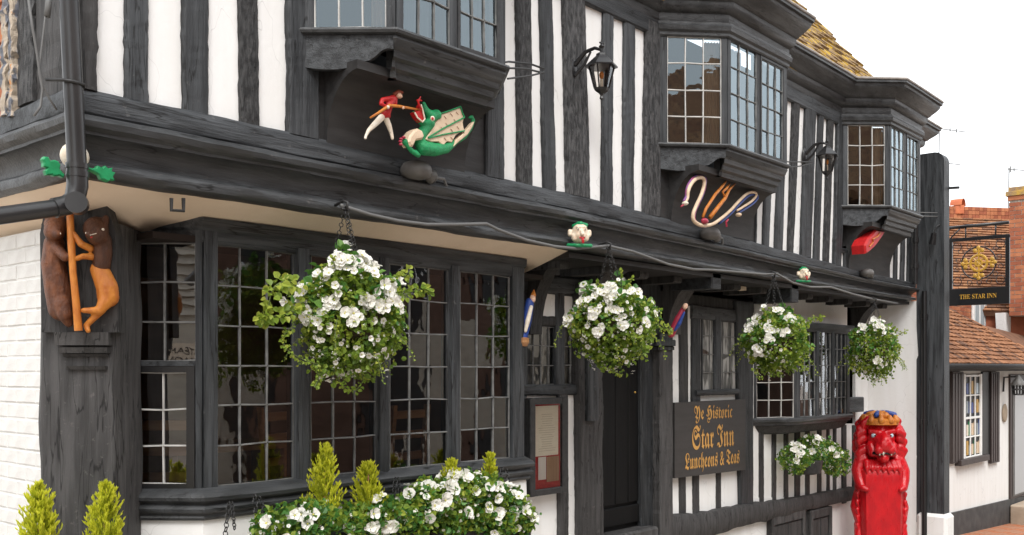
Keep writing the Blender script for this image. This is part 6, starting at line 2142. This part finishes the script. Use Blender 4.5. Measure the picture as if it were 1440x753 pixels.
for v in (531, 558, 589, 616):
    for u in (1359, 1362, 1366, 1369.5, 1373, 1376):
        h = rn.uniform(14, 22)
        fbox(u, u + 2.6, v + 24 - h, v + 23, YH - .007, YH - .0045, 'displayed_book', M[rn.choice(cols_)], win, 1368)
for a, c_ in ((1339.5, 1355.5), (1394, 1406)):
    s_ = fbox(a, c_, 523, 651, YH - .05, YH - .006, 'shutter', M['shutter'], hs2)
    n_ = 4
    for i in range(n_):
        fbox(a + (c_ - a) * i / n_ + .5, a + (c_ - a) * (i + 1) / n_ - .5, 525, 649, YH - .06, YH - .051, 'plank', M['shutter'], s_, (a + c_) / 2)
fbox(1382, 1394, 523, 645, YH - .03, YH + .02, 'window_reveal', M['black_matt'], hs2)
fbox(1352, 1392, 644, 652, YH - .09, YH + .01, 'window_sill', M['shutter'], hs2, 1370)
# oval plaque
pq = thing('wall_plaque', 'grey oval stone plaque beside the cottage door', 'plaque', W(1413, 595, YH))
q = MB(); c = W(1413, 581, YH - .02); q.ball(c, (.075 * 1.6, .03, .15), 14, 8); q.build('plaque', M['stone'], pq, smooth=True)
# door
dr_ = fbox(1421, 1446, 527, 700, YH - .03, YH + .02, 'door_frame', M['shutter'], hs2, 1430)
fbox(1425, 1446, 540, 697, YH - .04, YH - .031, 'door', M['grey_dome'], hs2, 1430)
M['grey_door'] = mat('pale_grey_door', (0.42, 0.43, 0.44), 0.5)
fbox(1427.5, 1446, 545, 695, YH - .05, YH - .041, 'door_panel', M['grey_door'], hs2, 1430)
q = MB(); sx0, sx1 = XU(1416, YH), 19.0
q.cbox(sx0, sx1, YH - .45, YH - .04, ground_z(17) - .3, W(1430, 718, YH - .3).z, .02); q.build('doorstep', M['stone'], hs2)
# lantern by the door
lt = thing('porch_lantern', 'dark pierced lantern with pointed cap beside the cottage door', 'lantern', W(1430, 556, YH - .3))
yl = YH - .25
c = W(1432, 548, yl)
px = proj(c)[2] / F
q = MB()
for k in range(6):
    a = 2 * pi * k / 6
    q.tube([c + Vector((cos(a) * 7 * px, sin(a) * 7 * px, -7 * px)), c + Vector((cos(a) * 8 * px, sin(a) * 8 * px, 6 * px))], 1.2 * px, 6)
q.torus(c + Vector((0, 0, -7 * px)), (1, 0, 0), (0, 1, 0), 7 * px, 1.2 * px, 12, 6); q.torus(c + Vector((0, 0, 0)), (1, 0, 0), (0, 1, 0), 7.6 * px, 1.2 * px, 12, 6)
q.build('lamp_cage', M['black_matt'], lt)
q = MB(); q.lathe([(10 * px, 6 * px), (9.5 * px, 8 * px), (4 * px, 16 * px), (1 * px, 21 * px)], c, 10); q.build('lamp_cap', M['grey_dome'], lt, smooth='auto')
q = MB(); q.tube([c + Vector((0, 0, 20 * px)), W(1428, 530, yl + .1), W(1412, 531, YH - .02), W(1411, 551, YH - .02)], 1.3 * px, 6); q.build('arm', M['black_matt'], lt)
# gutter
q = MB(); q.tube([(XL - .0, YH - .28, 1.66), (22, YH - .28, 1.70)], .055, 10); q.build('gutter', M['black_matt'], hs2, smooth=True)
q = MB(); q.box(XL, 22, YH - .24, YH - .2, 1.60, 1.72); q.build('fascia_board', M['timber_old'], hs2)
# lean-to roof
lp = math.atan2(1.0, 1.25)
def lroof(x, s, h=0.0):
    return Vector((x, YH - .30 + s * cos(lp) - h * sin(lp), 1.70 + s * sin(lp) + h * cos(lp)))
def hip_v(u): return 436 + (u - 1335) * .52 if u > 1335 else 436
q = MB(); q.hexa([lroof(XL, 0, -.05), lroof(23, 0, -.05), lroof(23, .5, -.05), lroof(XL, 1.62, -.05), lroof(XL, 0), lroof(23, 0), lroof(23, .5), lroof(XL, 1.62)])
lr = q.build('lean_to_roof', M['clay_tile3'], hs2)
tms = []
for k, mm in enumerate(('clay_tile', 'clay_tile2', 'clay_tile3', 'clay_tile', 'clay_tile', 'clay_tile2')):
    rn2 = random.Random(k)
    q = MB()
    w_ = .082
    q.loft([[(-w_, -.01 + rn2.uniform(-.008, .008), .006), (0, -.012, .012), (w_, -.01 + rn2.uniform(-.008, .008), .006), (w_, .18, -.022), (-w_, .18, -.022)],
            [(-w_, -.01, .022), (0, -.012, .030), (w_, -.01, .022), (w_, .18, -.006), (-w_, .18, -.006)]], True)
    me = q.mesh('roof_tile', M[mm])
    bm = bmesh.new(); bm.from_mesh(me); bmesh.ops.recalc_face_normals(bm, faces=bm.faces); bm.to_mesh(me); bm.free()
    tms.append(me)
rn = random.Random(8)
nt2 = 0
for r in range(16):
    s = r * .105
    x = XL + (r % 2) * .085
    while x < 21:
        p = lroof(x, s)
        pu = proj(p)
        if pu[0] > 1322 and pu[0] < 1450 and pu[1] > hip_v(pu[0]) and nt2 < 330:
            place('roof_tile', tms[rn.randrange(6)], lr, loc=lroof(x, s, rn.uniform(0, .008)), rot=(lp + rn.uniform(-.06, .05), rn.uniform(-.03, .03), rn.uniform(-.03, .03)))
            nt2 += 1
        x += .17
# upper wall of red brick behind the lean-to
YU = YH + 1.0
q = MB(); q.box(XL, 24, YU, YU + .2, 1.5, 3.02); uw = q.build('upper_wall', M['mortar'], hs2)
q = MB(); b2 = MB(); rn = random.Random(6)
for r in range(17):
    z = 1.75 + r * .075
    x = XL + (r % 2) * .115
    while x < 21.5:
        (q if rn.random() < .6 else b2).cbox(x + .005, x + .220, YU - .008, YU + .01, z, z + .066, .004)
        x += .228
kind(q.build('bricks', M['brick'], hs2, fix=False), 'stuff'); kind(b2.build('bricks', M['brick2'], hs2, fix=False), 'stuff')
fw = fbox(1369, 1401, 423, 468, YU - .05, YU - .012, 'window', M['white_paint'], hs2)
for u0, u1 in ((1372, 1384), (1386, 1398)):
    fbox(u0, u1, 428, 464, YU - .056, YU - .051, 'pane', M['curtain'], fw)
    fbox((u0 + u1) / 2 - .7, (u0 + u1) / 2 + .7, 428, 464, YU - .06, YU - .0565, 'glazing_bar', M['white_paint'], fw)
# white gable cheek at the far side
q = MB(); pp = [hw(1412, 440, .6), hw(1470, 440, .6), hw(1470, 520, .6), hw(1440, 495, .6), hw(1414, 478, .6)]
q.prism([(a.x, a.z) for a in pp], .6, .75); q.build('cheek_wall', M['plaster'], hs2)
# red-brown roofs of the houses behind, ridge nearly square to the street
back = thing('tiled_house', 'red brown tiled house roof rising behind the hanging sign', 'house', (19, 3.5, 0))
def deep(u, v, t):
    r = (u - 720) / F
    return Vector((t * (FX + RX * r), CY + t * (FY + RY * r), CZ + t * (HOR - v) / F))
E0, E1 = deep(1300, 436, 18.2), deep(1475, 440, 18.2)
G0, G1 = deep(1300, 305, 21.5), deep(1475, 311, 21.5)
nrm_ = (E1 - E0).cross(G0 - E0).normalized()
def mroof(s_, t, h=0.0):
    return E0.lerp(E1, s_).lerp(G0.lerp(G1, s_), t) + nrm_ * h
q = MB(); q.hexa([mroof(0, 0, -.1), mroof(1, 0, -.1), mroof(1, 1, -.1), mroof(0, 1, -.1), mroof(0, 0), mroof(1, 0), mroof(1, 1), mroof(0, 1)]); q.build('roof', M['clay_tile3'], back)
q = MB(); q.hexa([E0 + Vector((0, 0, -3)), E1 + Vector((0, 0, -3)), E1 + Vector((.3, .3, -3)), E0 + Vector((.3, .3, -3)), E0 + Vector((.1, .1, 0)), E1 + Vector((.1, .1, 0)), E1 + Vector((.4, .4, 0)), E0 + Vector((.4, .4, 0))]); q.build('wall', M['brick'], back)
tls = [MB(), MB(), MB(), MB()]
rn = random.Random(2)
Wd, Ln = (E1 - E0).length, (G0 - E0).length
nr, nc = int(Ln / .12), int(Wd / .17)
for r in range(nr):
    for c in range(nc):
        m_ = tls[rn.choice((0, 0, 1, 1, 2, 3))]
        a, b_ = (c + .02 + .5 * (r % 2)) / nc, (c + .98 + .5 * (r % 2)) / nc
        t0, t1 = (r - .05) / nr, (r + 1.15) / nr
        j1 = rn.uniform(0, .016)
        m_.hexa([mroof(a, t0, .004 + j1), mroof(b_, t0, .004 + j1), mroof(b_, t1, -.01), mroof(a, t1, -.01), mroof(a, t0, .026 + j1), mroof(b_, t0, .026 + j1), mroof(b_, t1, .0), mroof(a, t1, .0)])
for m_, mm in zip(tls, ('clay_tile', 'clay_tile2', 'clay_tile3', 'clay_tile')):
    kind(m_.build('roof_tiles', M[mm], back, fix=False), 'stuff')
q = MB(); q2 = MB()
n_ = 34
for rr in range(3):
    for i in range(n_):
        p0, p1 = mroof((i + .03) / n_, 1.0), mroof((i + .97) / n_, 1.0)
        z0_, z1_ = .0 + rr * .085, .078 + rr * .085
        up_ = Vector((0, 0, 1)); bk = Vector((FX, FY, 0)) * .2
        (q if rn.random() < .5 else q2).hexa([p0 + up_ * z0_, p1 + up_ * z0_, p1 + up_ * z0_ + bk, p0 + up_ * z0_ + bk, p0 + up_ * z1_, p1 + up_ * z1_, p1 + up_ * z1_ + bk, p0 + up_ * z1_ + bk])
kind(q.build('ridge_bricks', M['brick'], back), 'stuff'); kind(q2.build('ridge_bricks', M['brick2'], back), 'stuff')
# chimneys
def chimney(x0, x1, y0, y1, z0, z1, label, cap=True, pots=1):
    t = thing('chimney', label, 'chimney', ((x0 + x1) / 2, (y0 + y1) / 2, z0))
    q = MB(); q.box(x0, x1, y0, y1, z0, z1); q.build('stack', M['mortar'], t)
    qs = [MB(), MB()]
    rn = random.Random(int(x0 * 10))
    z = z0; r = 0
    while z < z1 - .07:
        x = x0 - .008 + (r % 2) * .0
        o = .11 if r % 2 else 0
        xx = x0 - .008 - o
        while xx < x1:
            a, c_ = max(xx, x0 - .008), min(xx + .215, x1 + .008)
            if c_ - a > .03: qs[rn.random() < .5].box(a, c_, y0 - .008, y0 + .02, z, z + .066)
            xx += .226
        yy = y0 - .008 - (0.11 - o)
        while yy < y1:
            a, c_ = max(yy, y0 + .022), min(yy + .215, y1 + .008)
            if c_ - a > .03: qs[rn.random() < .5].box(x0 - .008, x0 + .02, a, c_, z, z + .066)
            yy += .226
        z += .076; r += 1
    kind(qs[0].build('bricks', M['brick'], t, fix=False), 'stuff'); kind(qs[1].build('bricks', M['brick2'], t, fix=False), 'stuff')
    if cap:
        for i, (o_, zz) in enumerate(((.03, z1), (.06, z1 + .08), (.02, z1 + .16))):
            q = MB(); q.cbox(x0 - o_, x1 + o_, y0 - o_, y1 + o_, zz, zz + .078, .006); q.build('cap_course', M['lichen'] if i else M['brick2'], t)
    return t
cpos = WX(1420, 300, 19.5)
chimney(19.5, 20.5, cpos.y - .75, cpos.y, 2.6, WX(1425, 282, 19.5).z, 'tall red brick chimney with yellow lichen cap at the picture edge')
pot = thing('chimney_pot', 'orange terracotta chimney pot with hood on the ridge behind the hanging sign', 'chimney pot', deep(1347, 302, 21.5))
c = deep(1347, 298, 21.6); px = proj(c)[2] / F
q = MB(); q.lathe([(9 * px, -4 * px), (9 * px, 6 * px), (8 * px, 8 * px)], c, 14); q.build('pot', M['pot'], pot, smooth='auto')
q = MB()
rings = []
for i in range(9):
    a = pi * i / 8
    rings.append([c + Vector((cos(a) * 9 * px, dy_, 8 * px + sin(a) * 10 * px)) for dy_ in (-8 * px, 8 * px)] )
q.loft([[r_[0] for r_ in rings], [r_[1] for r_ in rings]], False, 0, closed=False); q.build('pot_hood', M['pot'], pot, smooth=True)
# aerials
def aerial(pts_list, label, y, r=.012):
    q = MB()
    for pl in pts_list:
        q.tube([W(u, v, y) for u, v in pl], r, 5)
    tag(q.build('tv_aerial', M['cable']), label, 'aerial', 'television aerials')
aerial([[(1418, 320), (1419, 236)], [(1417, 238), (1440, 240)], [(1421, 234), (1421, 243)], [(1426, 236), (1426, 242)]], 'television aerial on the mast beside the brick chimney', 4.0, .018)
aerial([[(1320, 260), (1321, 178)], [(1319, 181), (1358, 186)], [(1336, 180), (1336, 186)], [(1345, 181), (1345, 187)]], 'thin television aerial rising behind the dark pier', 4.0, .014)
aerial([[(1318, 228), (1350, 232)]], 'small horizontal aerial rod just below the pier top', 3.0, .012)

# ================================================================== the other side of the street (seen in the panes)
M['dull_brick'] = mat('dull_brown_brick', (0.13, 0.075, 0.055), 0.9, (0.20, 0.12, 0.09), (3, 3, 3))
opp = thing('opposite_terrace', 'brick and white terrace across the street, seen in the window glass', 'terrace', (8, -9, -.5))
for x0, x1, mm in ((-3, 7.5, 'dull_brick'), (7.5, 8.6, 'dark_board'), (8.6, 9.3, 'white_wood'), (9.3, 10.8, 'dull_brick'), (10.8, 12.2, 'dull_brick'), (12.2, 13.1, 'white_wood'), (13.1, 13.6, 'timber_old'), (13.6, 15.6, 'white_wood'), (15.6, 16.8, 'dull_brick'), (16.8, 19.0, 'white_wood'), (19, 30, 'dull_brick')):
    q = MB(); q.box(x0, x1 - .01, -9.2, -9.0, -2, 2.6); q.build('lower_wall', M[mm], opp)
q = MB(); q.box(-3, 30, -9.25, -9.05, 2.6, 4.9); q.build('upper_wall', M['dull_brick'], opp)
q = MB(); q.hexa([(-3.3, -8.7, 4.8), (30.3, -8.7, 4.8), (30.3, -12, 7.7), (-3.3, -12, 7.7), (-3.3, -8.7, 4.95), (30.3, -8.7, 4.95), (30.3, -12, 7.85), (-3.3, -12, 7.85)]); q.build('roof', M['clay_tile'], opp)
for i in range(9):
    x = -1.5 + i * 3.4
    q = MB(); q.box(x, x + 1.0, -8.99, -8.95, 3.1, 4.4); wn = q.build('window', M['black_matt'], opp)
    q = MB(); q.box(x - .08, x + 1.08, -8.95, -8.90, 3.02, 3.1); q.build('sill', M['white_paint'], wn)
    q = MB(); q.box(x + .46, x + .54, -8.95, -8.93, 3.1, 4.4); q.build('glazing_bar', M['white_paint'], wn)
    q = MB(); q.box(x + (i % 2) * .6, x + 1.2 + (i % 3) * .4, -8.99, -8.95, -.8, 1.9); wn = q.build('shop_window', M['black_matt'], opp)
    q = MB(); q.box(x + .1 + (i % 2) * .6, x + 1.1, -8.95, -8.92, 1.9, 2.2); q.build('fascia', M['timber_v'], opp)
shop = thing('shop_house', 'weatherboarded shop down the street, mirrored in the bay side light', 'shop', (-9.5, -3, 0))
q = MB(); q.box(-9.6, -9.2, -8, 1.5, -1, 2.55); q.build('lower_wall', M['white_wood'], shop)
for i in range(14):
    z = 2.55 + i * .16
    q = MB(); q.hexa([(-9.3, -5.5, z), (-9.13, -5.5, z), (-9.13, 1.5, z), (-9.3, 1.5, z), (-9.3, -5.5, z + .16), (-9.22, -5.5, z + .16), (-9.22, 1.5, z + .16), (-9.3, 1.5, z + .16)]); q.build('weatherboard', M['white_wood'], shop)
q = MB(); q.box(-9.19, -9.14, -4.10, -3.25, 1.70, 2.14); q.build('sign_panel', M['soffit'], shop)
text_mesh('lettering', 'STEAMER', .66, .12, (-9.135, -4.02, 1.95), (0, 1, 0), (0, 0, 1), M['black_matt'], shop, .003)
text_mesh('lettering', 'TRADING', .66, .12, (-9.135, -4.02, 1.77), (0, 1, 0), (0, 0, 1), M['black_matt'], shop, .003)
q = MB(); q.hexa([(-9.0, -8.3, 4.75), (-9.0, 1.8, 4.75), (-12, 1.8, 7.3), (-12, -8.3, 7.3), (-9.0, -8.3, 4.9), (-9.0, 1.8, 4.9), (-12, 1.8, 7.45), (-12, -8.3, 7.45)]); q.build('roof', M['clay_tile'], shop)
for y in (-7, -2.0, -.2):
    q = MB(); q.box(-9.16, -9.10, y, y + 1.1, .2, 1.4); q.build('shop_window', M['black_matt'], shop)
